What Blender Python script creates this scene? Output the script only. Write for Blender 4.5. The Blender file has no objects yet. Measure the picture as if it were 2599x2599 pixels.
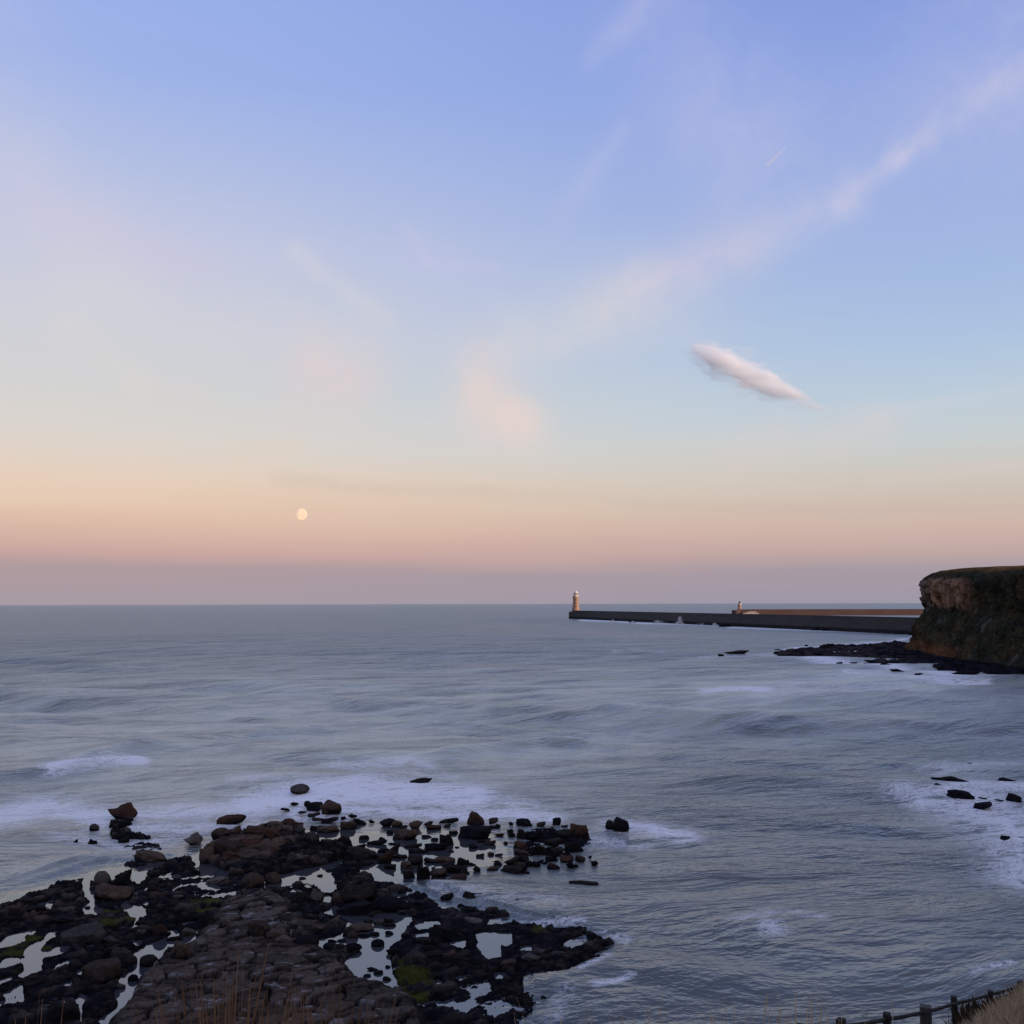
import bpy, bmesh, math, random
import numpy as np
from mathutils import Vector, Matrix

random.seed(7)
C = bpy.context.scene.collection
SC = bpy.context.scene

# ------------------------------------------------------------------ camera
F = 2664.0                     # focal length in photo pixels (2599 wide)
PITCH = math.radians(4.99)
ROLL = math.radians(-0.13)
CAM = np.array([0.0, 0.0, 20.0])
cam_data = bpy.data.cameras.new('camera')
cam_data.sensor_width = 36.0
cam_data.lens = 36.0 * F / 2599.0
cam_data.clip_start = 0.2
cam_data.clip_end = 200000.0
cam = bpy.data.objects.new('camera', cam_data)
C.objects.link(cam)
CM = Matrix.Translation(Vector(CAM)) @ Matrix.Rotation(math.pi / 2 + PITCH, 4, 'X') @ Matrix.Rotation(ROLL, 4, 'Z')
cam.matrix_world = CM
SC.camera = cam
R3 = np.array(CM.to_3x3())

def ray(px, py):
    d = R3 @ np.array([(px - 1299.5) / F, (1299.5 - py) / F, -1.0])
    return d
def at(px, py, z=0.0):          # where the ray of a photo pixel meets the level z
    d = ray(px, py)
    t = (z - CAM[2]) / d[2]
    return CAM + d * t
def at_y(px, py, y):
    d = ray(px, py)
    return CAM + d * (y / d[1])
def project(x, y, z):
    p = np.stack([x - CAM[0], y - CAM[1], z - CAM[2]], -1) @ R3
    w = np.maximum(-p[..., 2], 1e-3)
    return 1299.5 + F * p[..., 0] / w, 1299.5 - F * p[..., 1] / w

# ------------------------------------------------------------------ render
SC.render.engine = 'CYCLES'
SC.cycles.use_denoising = True
SC.cycles.max_bounces = 10
SC.cycles.diffuse_bounces = 2
SC.cycles.glossy_bounces = 3
SC.cycles.volume_bounces = 8
SC.cycles.transparent_max_bounces = 12
SC.cycles.caustics_reflective = False
SC.cycles.caustics_refractive = False
SC.view_settings.view_transform = 'Standard'
SC.view_settings.look = 'None'
SC.view_settings.exposure = 0.0
SC.view_settings.gamma = 1.0

# ------------------------------------------------------------------ node helper
def lin(c):
    o = []
    for v in c[:3]:
        v = v / 255.0
        o.append(v / 12.92 if v <= 0.04045 else ((v + 0.055) / 1.055) ** 2.4)
    return (o[0], o[1], o[2], 1.0)

class NT:
    def __init__(s, nt):
        s.nt = nt
        s.n = nt.nodes
        s.l = nt.links
    def put(s, sock, v):
        if isinstance(v, bpy.types.NodeSocket):
            s.l.new(v, sock)
        else:
            sock.default_value = v
    def new(s, t, **kw):
        nd = s.n.new(t)
        for k, v in kw.items():
            setattr(nd, k, v)
        return nd
    def m(s, op, a, b=0.0, c=0.0, clamp=False):
        nd = s.new('ShaderNodeMath', operation=op, use_clamp=clamp)
        for i, v in enumerate((a, b, c)):
            s.put(nd.inputs[i], v)
        return nd.outputs[0]
    def vm(s, op, a, b=None, out=0, scale=None):
        nd = s.new('ShaderNodeVectorMath', operation=op)
        s.put(nd.inputs[0], a)
        if b is not None:
            s.put(nd.inputs[1], b)
        if scale is not None:
            s.put(nd.inputs['Scale'], scale)
        return nd.outputs[out]
    def mix(s, f, a, b, t='MIX'):
        nd = s.new('ShaderNodeMixRGB', blend_type=t)
        s.put(nd.inputs[0], f); s.put(nd.inputs[1], a); s.put(nd.inputs[2], b)
        return nd.outputs[0]
    def noise(s, v, scale, detail=4, rough=0.55, dist=0.0, col=False, dim='3D'):
        nd = s.new('ShaderNodeTexNoise', noise_dimensions=dim)
        if v is not None:
            s.put(nd.inputs['Vector'], v)
        nd.inputs['Scale'].default_value = scale
        nd.inputs['Detail'].default_value = detail
        nd.inputs['Roughness'].default_value = rough
        nd.inputs['Distortion'].default_value = dist
        return nd.outputs[1 if col else 0]
    def ramp(s, f, stops, interp='LINEAR'):
        nd = s.new('ShaderNodeValToRGB')
        cr = nd.color_ramp
        cr.interpolation = interp
        while len(cr.elements) < len(stops):
            cr.elements.new(0.5)
        for e, (p, c) in zip(cr.elements, stops):
            e.position = p
            e.color = c if len(c) == 4 else (*c, 1)
        s.put(nd.inputs[0], f)
        return nd.outputs[0]
    def smooth(s, v, a, b, lo=0.0, hi=1.0):
        nd = s.new('ShaderNodeMapRange', interpolation_type='SMOOTHSTEP')
        s.put(nd.inputs[0], v)
        for i, q in enumerate((a, b, lo, hi)):
            s.put(nd.inputs[i + 1], q)
        return nd.outputs[0]
    def attr(s, name, out='Fac'):
        nd = s.new('ShaderNodeAttribute', attribute_name=name)
        return nd.outputs[out]
    def mapping(s, v, scale=(1, 1, 1), rot=(0, 0, 0)):
        nd = s.new('ShaderNodeMapping')
        s.put(nd.inputs[0], v)
        nd.inputs['Scale'].default_value = scale
        nd.inputs['Rotation'].default_value = rot
        return nd.outputs[0]
    def bump(s, h, dist, strength=1.0, normal=None):
        nd = s.new('ShaderNodeBump')
        s.put(nd.inputs['Strength'], strength)
        s.put(nd.inputs['Distance'], dist)
        s.put(nd.inputs['Height'], h)
        if normal is not None:
            s.l.new(normal, nd.inputs['Normal'])
        return nd.outputs[0]

def mat(name):
    m = bpy.data.materials.new(name)
    m.use_nodes = True
    m.node_tree.nodes.clear()
    t = NT(m.node_tree)
    out = t.new('ShaderNodeOutputMaterial')
    return m, t, out
def principled(t, out, col, rough=0.8, normal=None, spec=0.3):
    b = t.new('ShaderNodeBsdfPrincipled')
    t.put(b.inputs['Base Color'], col)
    t.put(b.inputs['Roughness'], rough)
    t.put(b.inputs['Specular IOR Level'], spec)
    if normal is not None:
        t.l.new(normal, b.inputs['Normal'])
    t.l.new(b.outputs[0], out.inputs[0])
    return b

# ------------------------------------------------------------------ sun
SUN_AZ, SUN_EL = math.radians(117), math.radians(3.6)
sd = Vector((math.sin(SUN_AZ) * math.cos(SUN_EL), math.cos(SUN_AZ) * math.cos(SUN_EL), math.sin(SUN_EL)))
sl = bpy.data.lights.new('sun', 'SUN')
sl.energy = 4.6
sl.angle = math.radians(0.6)
sl.color = (1.0, 0.74, 0.55)
so = bpy.data.objects.new('sun', sl)
C.objects.link(so)
so.rotation_euler = sd.to_track_quat('Z', 'Y').to_euler()

# ------------------------------------------------------------------ world sky
W = bpy.data.worlds.new('World')
SC.world = W
W.use_nodes = True
W.node_tree.nodes.clear()
t = NT(W.node_tree)
wout = t.new('ShaderNodeOutputWorld')
bg = t.new('ShaderNodeBackground')
t.l.new(bg.outputs[0], wout.inputs[0])
dirv = t.new('ShaderNodeTexCoord').outputs['Generated']
dirv = t.vm('NORMALIZE', dirv)
sep = t.new('ShaderNodeSeparateXYZ')
t.l.new(dirv, sep.inputs[0])
az = t.m('ARCTAN2', sep.outputs[0], sep.outputs[1])
el = t.m('ARCSINE', sep.outputs[2])

def angles(px, py):            # of the photo at 1932 pixels
    d = ray(px * 2599 / 1932, py * 2599 / 1932)
    d = d / np.linalg.norm(d)
    return math.atan2(d[0], d[1]), math.asin(d[2])
EL0, EL1 = math.radians(-4), math.radians(80)
def elpos(y):
    return (angles(966, y)[1] - EL0) / (EL1 - EL0)
elf = t.m('DIVIDE', t.m('SUBTRACT', el, EL0), EL1 - EL0)
# faint horizontal banding of the low haze
hz = t.noise(t.vm('MULTIPLY', dirv, (2.0, 2.0, 26.0)), 1.6, 3, 0.5)
elf = t.m('ADD', elf, t.m('MULTIPLY', t.m('SUBTRACT', hz, 0.5), 0.012))
def sky_ramp(stops):
    st = [(0.0, lin((140, 134, 150)))] + [(elpos(y), lin(c)) for y, c in sorted(stops, key=lambda s: -s[0])]
    st.append((1.0, lin((128, 150, 208))))
    return t.ramp(elf, st)
left = sky_ramp([(0, (152, 175, 232)), (180, (158, 179, 231)), (330, (176, 190, 228)), (480, (195, 200, 224)),
                 (640, (207, 208, 217)), (760, (211, 211, 210)), (840, (220, 212, 206)), (910, (229, 208, 190)),
                 (955, (230, 202, 179)), (1000, (220, 186, 168)), (1045, (203, 167, 161)), (1075, (175, 155, 159)),
                 (1142, (166, 154, 164))])
right = sky_ramp([(0, (132, 155, 220)), (180, (137, 162, 224)), (400, (150, 174, 225)), (560, (163, 186, 225)),
                  (680, (174, 196, 224)), (780, (188, 204, 218)), (850, (199, 206, 208)), (910, (205, 199, 190)),
                  (965, (206, 188, 176)), (1010, (206, 180, 169)), (1050, (190, 166, 163)), (1085, (165, 153, 163)),
                  (1140, (157, 150, 166))])
side = t.smooth(az, math.radians(-25), math.radians(25))
sky = t.mix(side, left, right)

# cirrus: wind-drawn wisps laid along lines of the sky (direction space)
warp = t.vm('SCALE', t.vm('SUBTRACT', t.noise(dirv, 9.0, 5, 0.6, col=True), (0.5, 0.5, 0.5)), scale=0.024)
cz = t.new('ShaderNodeCombineXYZ')
t.l.new(az, cz.inputs[0]); t.l.new(el, cz.inputs[1])
pq = t.vm('ADD', cz.outputs[0], warp)
fine = t.noise(t.mapping(dirv, (1.0, 1.0, 1.0), (0.0, 0.55, 0.0)), 22.0, 6, 0.62, 0.6)
fine = t.smooth(fine, 0.22, 0.75)
def wisp(sky, x1, y1, x2, y2, w, s, col):
    a = angles(x1, y1); b = angles(x2, y2)
    ba = (b[0] - a[0], b[1] - a[1], 0.0)
    L2 = ba[0] ** 2 + ba[1] ** 2 + 1e-9
    pa = t.vm('SUBTRACT', pq, (a[0], a[1], 0.0))
    h = t.m('DIVIDE', t.vm('DOT_PRODUCT', pa, ba, out='Value'), L2, clamp=True)
    d = t.vm('LENGTH', t.vm('SUBTRACT', pa, t.vm('SCALE', ba, scale=h)), out='Value')
    k = t.m('DIVIDE', d, w / 1980.0)
    g = t.m('EXPONENT', t.m('MULTIPLY', t.m('MULTIPLY', k, k), -1.0))
    f = t.m('MULTIPLY', t.m('MULTIPLY', g, s), t.m('ADD', t.m('MULTIPLY', fine, 0.62), 0.42))
    return t.mix(f, sky, lin(col))
WH, PEA = (208, 204, 226), (234, 212, 204)
PK, LV, CR, GY = (226, 206, 206), (200, 198, 228), (214, 212, 216), (196, 180, 172)
for a in [
    (1932, 90, 1932, 90, 160, .35, LV),
    (1960, 115, 1700, 295, 26, .44, WH), (1745, 268, 1680, 308, 14, .30, WH), (1700, 298, 1580, 382, 17, .46, WH), (1585, 378, 1200, 545, 42, .44, WH),
    (1380, 470, 1160, 560, 60, .22, PK), (1200, 550, 900, 690, 52, .50, CR), (900, 690, 930, 800, 55, .35, PK),
    (905, 760, 985, 800, 50, .75, PEA), (940, 788, 955, 796, 46, .45, PEA), (1000, 610, 1300, 600, 70, .25, CR),
    (0, 320, 190, 500, 90, .35, CR), (150, 560, 640, 650, 80, .28, CR), (590, 690, 650, 740, 60, .55, PK),
    (560, 770, 700, 690, 50, .25, PK), (780, 470, 860, 500, 50, .22, LV), (1400, 250, 1932, 260, 140, .22, LV),
    (1110, 110, 1210, 0, 22, .22, LV), (1060, 410, 1170, 240, 24, .25, LV), (1250, 60, 1400, 300, 110, .25, LV),
    (1570, 830, 1660, 790, 34, .38, PK), (1390, 860, 1470, 830, 45, .28, PK), (1932, 725, 1640, 790, 18, .25, CR),
    (520, 905, 1200, 948, 12, .25, GY), (1200, 948, 1932, 968, 11, .22, GY), (0, 60, 60, 330, 110, .22, LV),
    (130, 620, 270, 725, 26, .32, (220, 216, 208)), (560, 480, 730, 610, 20, .40, CR), (765, 440, 800, 500, 13, .42, LV), (800, 498, 930, 500, 12, .36, LV),
    (-10, 300, 25, 365, 15, .45, LV), (90, 400, 400, 512, 40, .30, (206, 196, 222)), (430, 862, 560, 850, 24, .30, (228, 208, 188)), (260, 730, 380, 745, 22, .25, PK),
    (1650, 905, 1932, 880, 14, .22, PK)]:
    sky = wisp(sky, *a)
# the sunset behind the camera
sund = t.vm('DOT_PRODUCT', dirv, tuple(sd), out='Value')
glow = t.m('MULTIPLY', t.smooth(sund, 0.1, 1.0), 0.55)
sky = t.mix(glow, sky, (1.0, 0.72, 0.45, 1))
t.l.new(sky, bg.inputs[0])
bg.inputs[1].default_value = 1.0
W.cycles.sampling_method = 'MANUAL'
W.cycles.sample_map_resolution = 512

# ------------------------------------------------------------------ object helpers
def tag(o, label=None, cat=None, group=None, kind=None):
    if label: o['label'] = label
    if cat: o['category'] = cat
    if group: o['group'] = group
    if kind: o['kind'] = kind
    return o
def empty(name, loc, label, cat, group=None, rz=0.0):
    o = bpy.data.objects.new(name, None)
    C.objects.link(o)
    o.location = loc
    o.rotation_euler = (0, 0, rz)
    return tag(o, label, cat, group)
def obj(name, me, m=None, parent=None, loc=None):
    o = bpy.data.objects.new(name, me)
    C.objects.link(o)
    if m is not None:
        me.materials.append(m)
    if parent is not None:
        o.parent = parent
    if loc is not None:
        o.location = loc
    return o
def bm_mesh(bm, name, smooth=True):
    bmesh.ops.recalc_face_normals(bm, faces=bm.faces)
    me = bpy.data.meshes.new(name)
    bm.to_mesh(me)
    bm.free()
    if smooth:
        for p in me.polygons:
            p.use_smooth = True
    return me
def grid_mesh(name, X, Y, Z, keep=None, smooth=True):
    nr, nc = X.shape
    co = np.stack([X, Y, Z], -1).reshape(-1, 3).astype(np.float32)
    i = np.arange(nr - 1)[:, None] * nc + np.arange(nc - 1)[None, :]
    q = np.stack([i, i + 1, i + nc + 1, i + nc], -1).reshape(-1, 4)
    if keep is not None:
        q = q[keep.reshape(-1)]
    me = bpy.data.meshes.new(name)
    me.vertices.add(len(co))
    me.vertices.foreach_set('co', co.ravel())
    me.loops.add(q.size)
    me.polygons.add(len(q))
    me.loops.foreach_set('vertex_index', q.ravel().astype(np.int32))
    me.polygons.foreach_set('loop_start', np.arange(0, q.size, 4, dtype=np.int32))
    me.polygons.foreach_set('loop_total', np.full(len(q), 4, dtype=np.int32))
    me.polygons.foreach_set('use_smooth', np.full(len(q), smooth))
    me.update(calc_edges=True)
    me.validate()
    return me
def raw_mesh(name, verts, faces, smooth=False):
    me = bpy.data.meshes.new(name)
    me.from_pydata([tuple(v) for v in verts], [], [tuple(f) for f in faces])
    if smooth:
        for p in me.polygons:
            p.use_smooth = True
    me.update()
    return me
def fattr(me, name, v):
    a = me.attributes.new(name, 'FLOAT', 'POINT')
    a.data.foreach_set('value', np.ascontiguousarray(v, dtype=np.float32).ravel())
def cattr(me, name, v):
    a = me.attributes.new(name, 'FLOAT_COLOR', 'POINT')
    v = np.concatenate([v.reshape(-1, 3), np.ones((v.size // 3, 1))], 1).astype(np.float32)
    a.data.foreach_set('color', v.ravel())

# ------------------------------------------------------------------ numpy noise
def h3(ix, iy, iz, seed=0):
    n = (ix.astype(np.int64) * 374761393 + iy.astype(np.int64) * 668265263 + iz * 1442695041 + seed * 974634777) & 0xFFFFFFFF
    n = ((n ^ (n >> 13)) * 1274126177) & 0xFFFFFFFF
    n = ((n ^ (n >> 16)) * 2246822519) & 0xFFFFFFFF
    n = n ^ (n >> 15)
    return (n & 0xFFFFFF) / float(0xFFFFFF)
def vnoise(x, y, z=None, seed=0):
    if z is None:
        z = np.zeros_like(x)
    xi, yi, zi = np.floor(x), np.floor(y), np.floor(z)
    fx, fy, fz = x - xi, y - yi, z - zi
    fx = fx * fx * fx * (fx * (fx * 6 - 15) + 10)
    fy = fy * fy * fy * (fy * (fy * 6 - 15) + 10)
    fz = fz * fz * (3 - 2 * fz)
    xi, yi, zi = xi.astype(np.int64), yi.astype(np.int64), zi.astype(np.int64)
    r = 0
    for a in (0, 1):
        for b in (0, 1):
            for c in (0, 1):
                w = (fx if a else 1 - fx) * (fy if b else 1 - fy) * (fz if c else 1 - fz)
                r = r + w * h3(xi + a, yi + b, zi + c, seed)
    return r
def fbm(x, y, z=None, octv=4, seed=0, gain=0.5):
    s, a, tot = 0, 1.0, 0
    for o in range(octv):
        k = 2.03 ** o
        s = s + a * vnoise(x * k + 7.3 * o, y * k - 3.1 * o, None if z is None else z * k, seed + o)
        tot += a
        a *= gain
    return s / tot
def voronoi(x, y, seed=0, jit=0.85):
    xi, yi = np.floor(x).astype(np.int64), np.floor(y).astype(np.int64)
    f1 = np.full(x.shape, 9.0); f2 = np.full(x.shape, 9.0); cid = np.zeros(x.shape)
    dx1 = np.zeros(x.shape); dy1 = np.zeros(x.shape)
    for a in (-1, 0, 1):
        for b in (-1, 0, 1):
            cx, cy = xi + a, yi + b
            px = cx + 0.5 + jit * (h3(cx, cy, 1, seed) - 0.5)
            py = cy + 0.5 + jit * (h3(cx, cy, 2, seed) - 0.5)
            d = np.hypot(px - x, py - y)
            new = d < f1
            f2 = np.where(new, f1, np.minimum(f2, d))
            f1 = np.where(new, d, f1)
            cid = np.where(new, h3(cx, cy, 3, seed), cid)
            dx1 = np.where(new, x - px, dx1); dy1 = np.where(new, y - py, dy1)
    return f1, f2, cid, dx1, dy1
def sstep(v, a, b):
    k = np.clip((v - a) / (b - a), 0, 1)
    return k * k * (3 - 2 * k)
def pip(poly, x, y):
    ins = np.zeros(x.shape, bool)
    n = len(poly)
    for i in range(n):
        x1, y1 = poly[i]; x2, y2 = poly[(i + 1) % n]
        if y1 == y2:
            continue
        c = (y1 > y) != (y2 > y)
        ins ^= c & (x < (x2 - x1) * (y - y1) / (y2 - y1) + x1)
    return ins
def soft(polys, x, y, rx, ry):
    s = 0
    for k in range(9):
        if k == 0: ox = oy = 0.0
        else:
            r = 0.55 if k % 2 else 1.0
            ox, oy = rx * r * math.cos(k * 0.785), ry * r * math.sin(k * 0.785)
        m = np.zeros(x.shape, bool)
        for p in polys:
            m |= pip(p, x + ox, y + oy)
        s = s + m
    return s / 9.0
def line_dist(pts, x, y, ys=1.0):     # distance to a polyline (pixels), ys stretches the vertical
    d = np.full(x.shape, 1e9)
    for (x1, y1), (x2, y2) in zip(pts[:-1], pts[1:]):
        bx, by = x2 - x1, (y2 - y1) * ys
        ax, ay = x - x1, (y - y1) * ys
        h = np.clip((ax * bx + ay * by) / (bx * bx + by * by + 1e-6), 0, 1)
        d = np.minimum(d, np.hypot(ax - bx * h, ay - by * h))
    return d

# ================================================================== THE REEF (rock platform under the camera)
MAIN = [(-60, 2330), (0, 2298), (27, 2294), (52, 2280), (87, 2269), (120, 2267), (124, 2253), (149, 2240), (186, 2234),
        (199, 2220), (211, 2220), (207, 2261), (217, 2271), (238, 2253), (228, 2247), (244, 2240), (275, 2240), (288, 2242),
        (290, 2222), (331, 2222), (335, 2242), (352, 2247), (379, 2213), (420, 2195), (450, 2179), (473, 2168), (487, 2179),
        (487, 2191), (507, 2205), (521, 2224), (584, 2220), (706, 2222), (762, 2212), (841, 2201), (838, 2186), (880, 2168),
        (940, 2168), (945, 2199), (911, 2202), (945, 2225), (942, 2235), (983, 2245), (1030, 2256), (1087, 2277),
        (1128, 2302), (1169, 2313), (1221, 2313), (1294, 2323), (1325, 2349), (1387, 2344), (1407, 2359), (1470, 2359),
        (1501, 2375), (1532, 2385), (1563, 2401), (1521, 2432), (1454, 2453), (1449, 2484), (1376, 2489), (1335, 2478),
        (1325, 2510), (1397, 2535), (1376, 2556), (1335, 2582), (1310, 2640), (1290, 2760), (-60, 2760)]
SLAB = [(510, 2193), (513, 2164), (524, 2151), (541, 2142), (550, 2128), (575, 2118), (618, 2116), (660, 2110), (700, 2102),
        (763, 2100), (777, 2125), (814, 2142), (834, 2141), (894, 2162), (877, 2176), (809, 2202), (735, 2219), (706, 2221),
        (584, 2218), (547, 2198)]
ISLETS = [[(283, 2108), (329, 2111), (388, 2124), (372, 2131), (329, 2130), (311, 2139), (286, 2124)],
          [(320, 2148), (351, 2139), (410, 2148), (416, 2176), (363, 2198), (311, 2198), (335, 2176)],
          [(276, 2096), (300, 2080), (332, 2078), (330, 2092), (300, 2103)]]
AWASH = [[(1335, 2095), (1490, 2100), (1500, 2150), (1460, 2178), (1310, 2172)],
         [(1060, 2190), (1180, 2185), (1195, 2220), (1120, 2240), (1040, 2228)],
         [(940, 2150), (1010, 2150), (1080, 2165), (1060, 2185), (960, 2180)],
         [(1270, 2190), (1360, 2185), (1350, 2222), (1270, 2220)]]
POOLS = [
    [(19, 2375), (95, 2356), (91, 2363), (52, 2375), (70, 2381), (41, 2392), (0, 2406), (-20, 2400), (0, 2392)],
    [(149, 2360), (116, 2375), (112, 2385), (72, 2400), (60, 2414), (66, 2425), (89, 2418), (104, 2398), (118, 2383)],
    [(178, 2400), (149, 2400), (124, 2412), (99, 2414), (79, 2429), (52, 2433), (25, 2431), (4, 2445), (-20, 2462), (54, 2441),
     (87, 2435), (108, 2429), (143, 2418), (176, 2404)],
    [(112, 2433), (87, 2447), (75, 2460), (46, 2472), (62, 2480), (75, 2470), (104, 2462), (101, 2450)],
    [(186, 2433), (161, 2443), (128, 2464), (135, 2466), (161, 2454)],
    [(37, 2474), (0, 2489), (-20, 2503), (25, 2489)],
    [(56, 2495), (35, 2510), (52, 2530), (20, 2538), (-10, 2545), (-10, 2556), (62, 2536)],
    [(217, 2292), (234, 2288), (248, 2305), (267, 2307), (238, 2325), (224, 2321), (211, 2311)],
    [(228, 2257), (240, 2267), (242, 2288), (213, 2273)],
    [(319, 2290), (331, 2286), (329, 2298), (360, 2301), (377, 2323), (331, 2327), (315, 2309), (306, 2298)],
    [(342, 2331), (358, 2340), (340, 2356), (319, 2360), (342, 2345)],
    [(511, 2356), (493, 2373), (503, 2383), (476, 2395), (418, 2408), (400, 2429), (391, 2443), (408, 2447), (375, 2476),
     (352, 2481), (346, 2495), (340, 2522), (325, 2549), (319, 2559), (288, 2582), (265, 2605), (250, 2590), (290, 2565),
     (302, 2547), (288, 2520), (306, 2497), (296, 2489), (315, 2472), (342, 2460), (331, 2427), (340, 2418), (364, 2406),
     (379, 2396), (391, 2392), (418, 2383), (443, 2365), (441, 2354), (458, 2375)],
    [(203, 2520), (219, 2528), (209, 2551), (207, 2570), (201, 2603), (182, 2595), (193, 2572), (193, 2551)],
    [(521, 2222), (581, 2208), (579, 2226), (510, 2224)],
    [(500, 2242), (535, 2240), (560, 2252), (505, 2252)],
    [(708, 2238), (708, 2222), (762, 2209), (809, 2202), (877, 2176), (843, 2201), (837, 2218), (849, 2228), (843, 2236),
     (853, 2247), (841, 2263), (818, 2265), (806, 2247), (791, 2238), (762, 2236), (706, 2248)],
    [(826, 2272), (841, 2278), (837, 2288), (816, 2292)],
    [(849, 2296), (872, 2311), (882, 2321), (907, 2325), (932, 2317), (928, 2330), (944, 2334), (955, 2321), (1000, 2315),
     (1011, 2323), (1048, 2327), (1035, 2342), (1029, 2363), (1011, 2371), (1023, 2377), (996, 2392), (984, 2400), (986, 2408),
     (994, 2418), (979, 2427), (990, 2439), (992, 2464), (1006, 2483), (1006, 2499), (1025, 2510), (1004, 2518), (969, 2507),
     (944, 2503), (928, 2493), (893, 2487), (899, 2466), (876, 2458), (870, 2445), (880, 2433), (913, 2416), (915, 2406),
     (886, 2398), (845, 2394), (845, 2408), (789, 2404), (804, 2385), (833, 2381), (866, 2375), (876, 2363), (880, 2342),
     (899, 2334), (876, 2331), (851, 2325), (820, 2319), (835, 2305)],
    [(60, 2440), (110, 2425), (95, 2450), (60, 2462)], [(10, 2520), (60, 2505), (50, 2522), (10, 2532)], [(150, 2500), (185, 2490), (180, 2505), (150, 2512)],
    [(640, 2262), (675, 2258), (665, 2268), (635, 2270)], [(560, 2268), (600, 2262), (590, 2276)], [(730, 2318), (760, 2312), (775, 2322), (740, 2326)],
    [(1050, 2345), (1110, 2338), (1120, 2352), (1060, 2356)], [(1130, 2395), (1180, 2388), (1175, 2402)], [(1310, 2405), (1350, 2398), (1345, 2412)], [(1040, 2372), (1085, 2366), (1080, 2378)],
    [(735, 2381), (766, 2379), (756, 2396), (737, 2398)],
    [(1211, 2368), (1299, 2368), (1296, 2391), (1268, 2401), (1273, 2424), (1247, 2434), (1216, 2408)],
    [(1423, 2396), (1480, 2373), (1492, 2391), (1449, 2403)],
    [(1107, 2482), (1130, 2504), (1107, 2512)], [(1075, 2420), (1095, 2412), (1093, 2426)], [(985, 2268), (1015, 2262), (1005, 2274)],
    [(1008, 2282), (1030, 2280), (1032, 2294), (1018, 2292)], [(1240, 2334), (1300, 2328), (1300, 2338), (1240, 2342)],
    [(1150, 2482), (1190, 2474), (1170, 2488)], [(1250, 2470), (1285, 2466), (1275, 2490)], [(1380, 2424), (1410, 2418), (1400, 2434)],
]
PAVE = [(505, 2400), (545, 2340), (590, 2295), (660, 2272), (735, 2300), (770, 2370), (800, 2415), (880, 2440), (890, 2490),
        (960, 2510), (1010, 2525), (1060, 2570), (1085, 2700), (250, 2700), (300, 2590), (345, 2520), (378, 2476), (430, 2440)]
ALGAE = [[(0, 2390), (60, 2375), (110, 2360), (190, 2365), (175, 2395), (90, 2425), (95, 2440), (50, 2475), (-10, 2480)],
         [(1010, 2440), (1070, 2445), (1100, 2500), (1085, 2550), (1030, 2540), (1005, 2500)],
         [(480, 2290), (550, 2285), (560, 2310), (500, 2325)], [(230, 2320), (330, 2310), (345, 2350), (250, 2360)],
         [(1350, 2345), (1400, 2343), (1400, 2370), (1350, 2368)]]
BROWN = [SLAB[:5] + [(660, 2110), (730, 2150), (690, 2185), (600, 2195), (547, 2196)],
         [(370, 2225), (440, 2215), (455, 2262), (400, 2290), (350, 2275)],
         [(240, 2240), (320, 2245), (330, 2275), (260, 2290), (240, 2275)],
         [(0, 2300), (120, 2280), (190, 2300), (200, 2350), (100, 2350), (0, 2330)],
         [(160, 2380), (310, 2385), (300, 2402), (190, 2402)], [(215, 2455), (300, 2460), (300, 2510), (220, 2520)],
         [(60, 2480), (180, 2470), (160, 2520), (60, 2560)],
         [(690, 2275), (730, 2260), (740, 2290), (700, 2300)], [(1080, 2410), (1170, 2420), (1150, 2455), (1080, 2440)],
         [(1090, 2340), (1140, 2345), (1130, 2370), (1085, 2368)]]
LOWS = [[(-60, 2360), (190, 2350), (200, 2420), (120, 2480), (80, 2560), (-60, 2570)], [(1000, 2280), (1060, 2290), (1340, 2350), (1500, 2385), (1500, 2420), (1200, 2440), (1050, 2380)]]
HULL = [(-80, 2285), (200, 2205), (260, 2190), (400, 2185), (500, 2140), (640, 2108), (760, 2098), (900, 2090), (1250, 2100),
        (1310, 2140), (1310, 2195), (1150, 2235), (1010, 2240), (1150, 2290), (1320, 2335), (1560, 2395), (1440, 2470), (1330, 2480),
        (1330, 2800), (-80, 2800)]

RX0, RX1, RY0, RY1, RS = -60.0, 26.0, 44.0, 119.0, 0.105
rxs = np.arange(RX0, RX1, RS); rys = np.arange(RY0, RY1, RS)
GX, GY_ = np.meshgrid(rxs, rys)
PX, PY = project(GX, GY_, np.zeros_like(GX))
# ragged edges: wobble the traced outlines with noise in the ground plane
wb = (fbm(GX * 0.9, GY_ * 0.9, octv=3, seed=3) - 0.5)
wb2 = (fbm(GX * 0.9 + 40, GY_ * 0.9, octv=3, seed=4) - 0.5)
QX, QY = PX + wb * 26, PY + wb2 * 14
land = np.maximum(soft([MAIN] + ISLETS, QX, QY, 9, 4), soft([SLAB], QX, QY, 10, 4))
slab = soft([SLAB], QX, QY, 22, 9)
awash = soft(AWASH, QX, QY, 34, 14)
pool = np.maximum(soft(POOLS, PX + wb * 10, PY + wb2 * 5, 6, 2.4), soft(POOLS, PX + wb * 10, PY + wb2 * 5 - 6, 6, 2.4))
pool = sstep(pool, .12, .6)
pave = soft([PAVE], QX, QY, 16, 7) * (1 - pool)
algae = soft(ALGAE, QX, QY, 22, 9)
brown = soft(BROWN, QX, QY, 20, 9)
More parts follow.
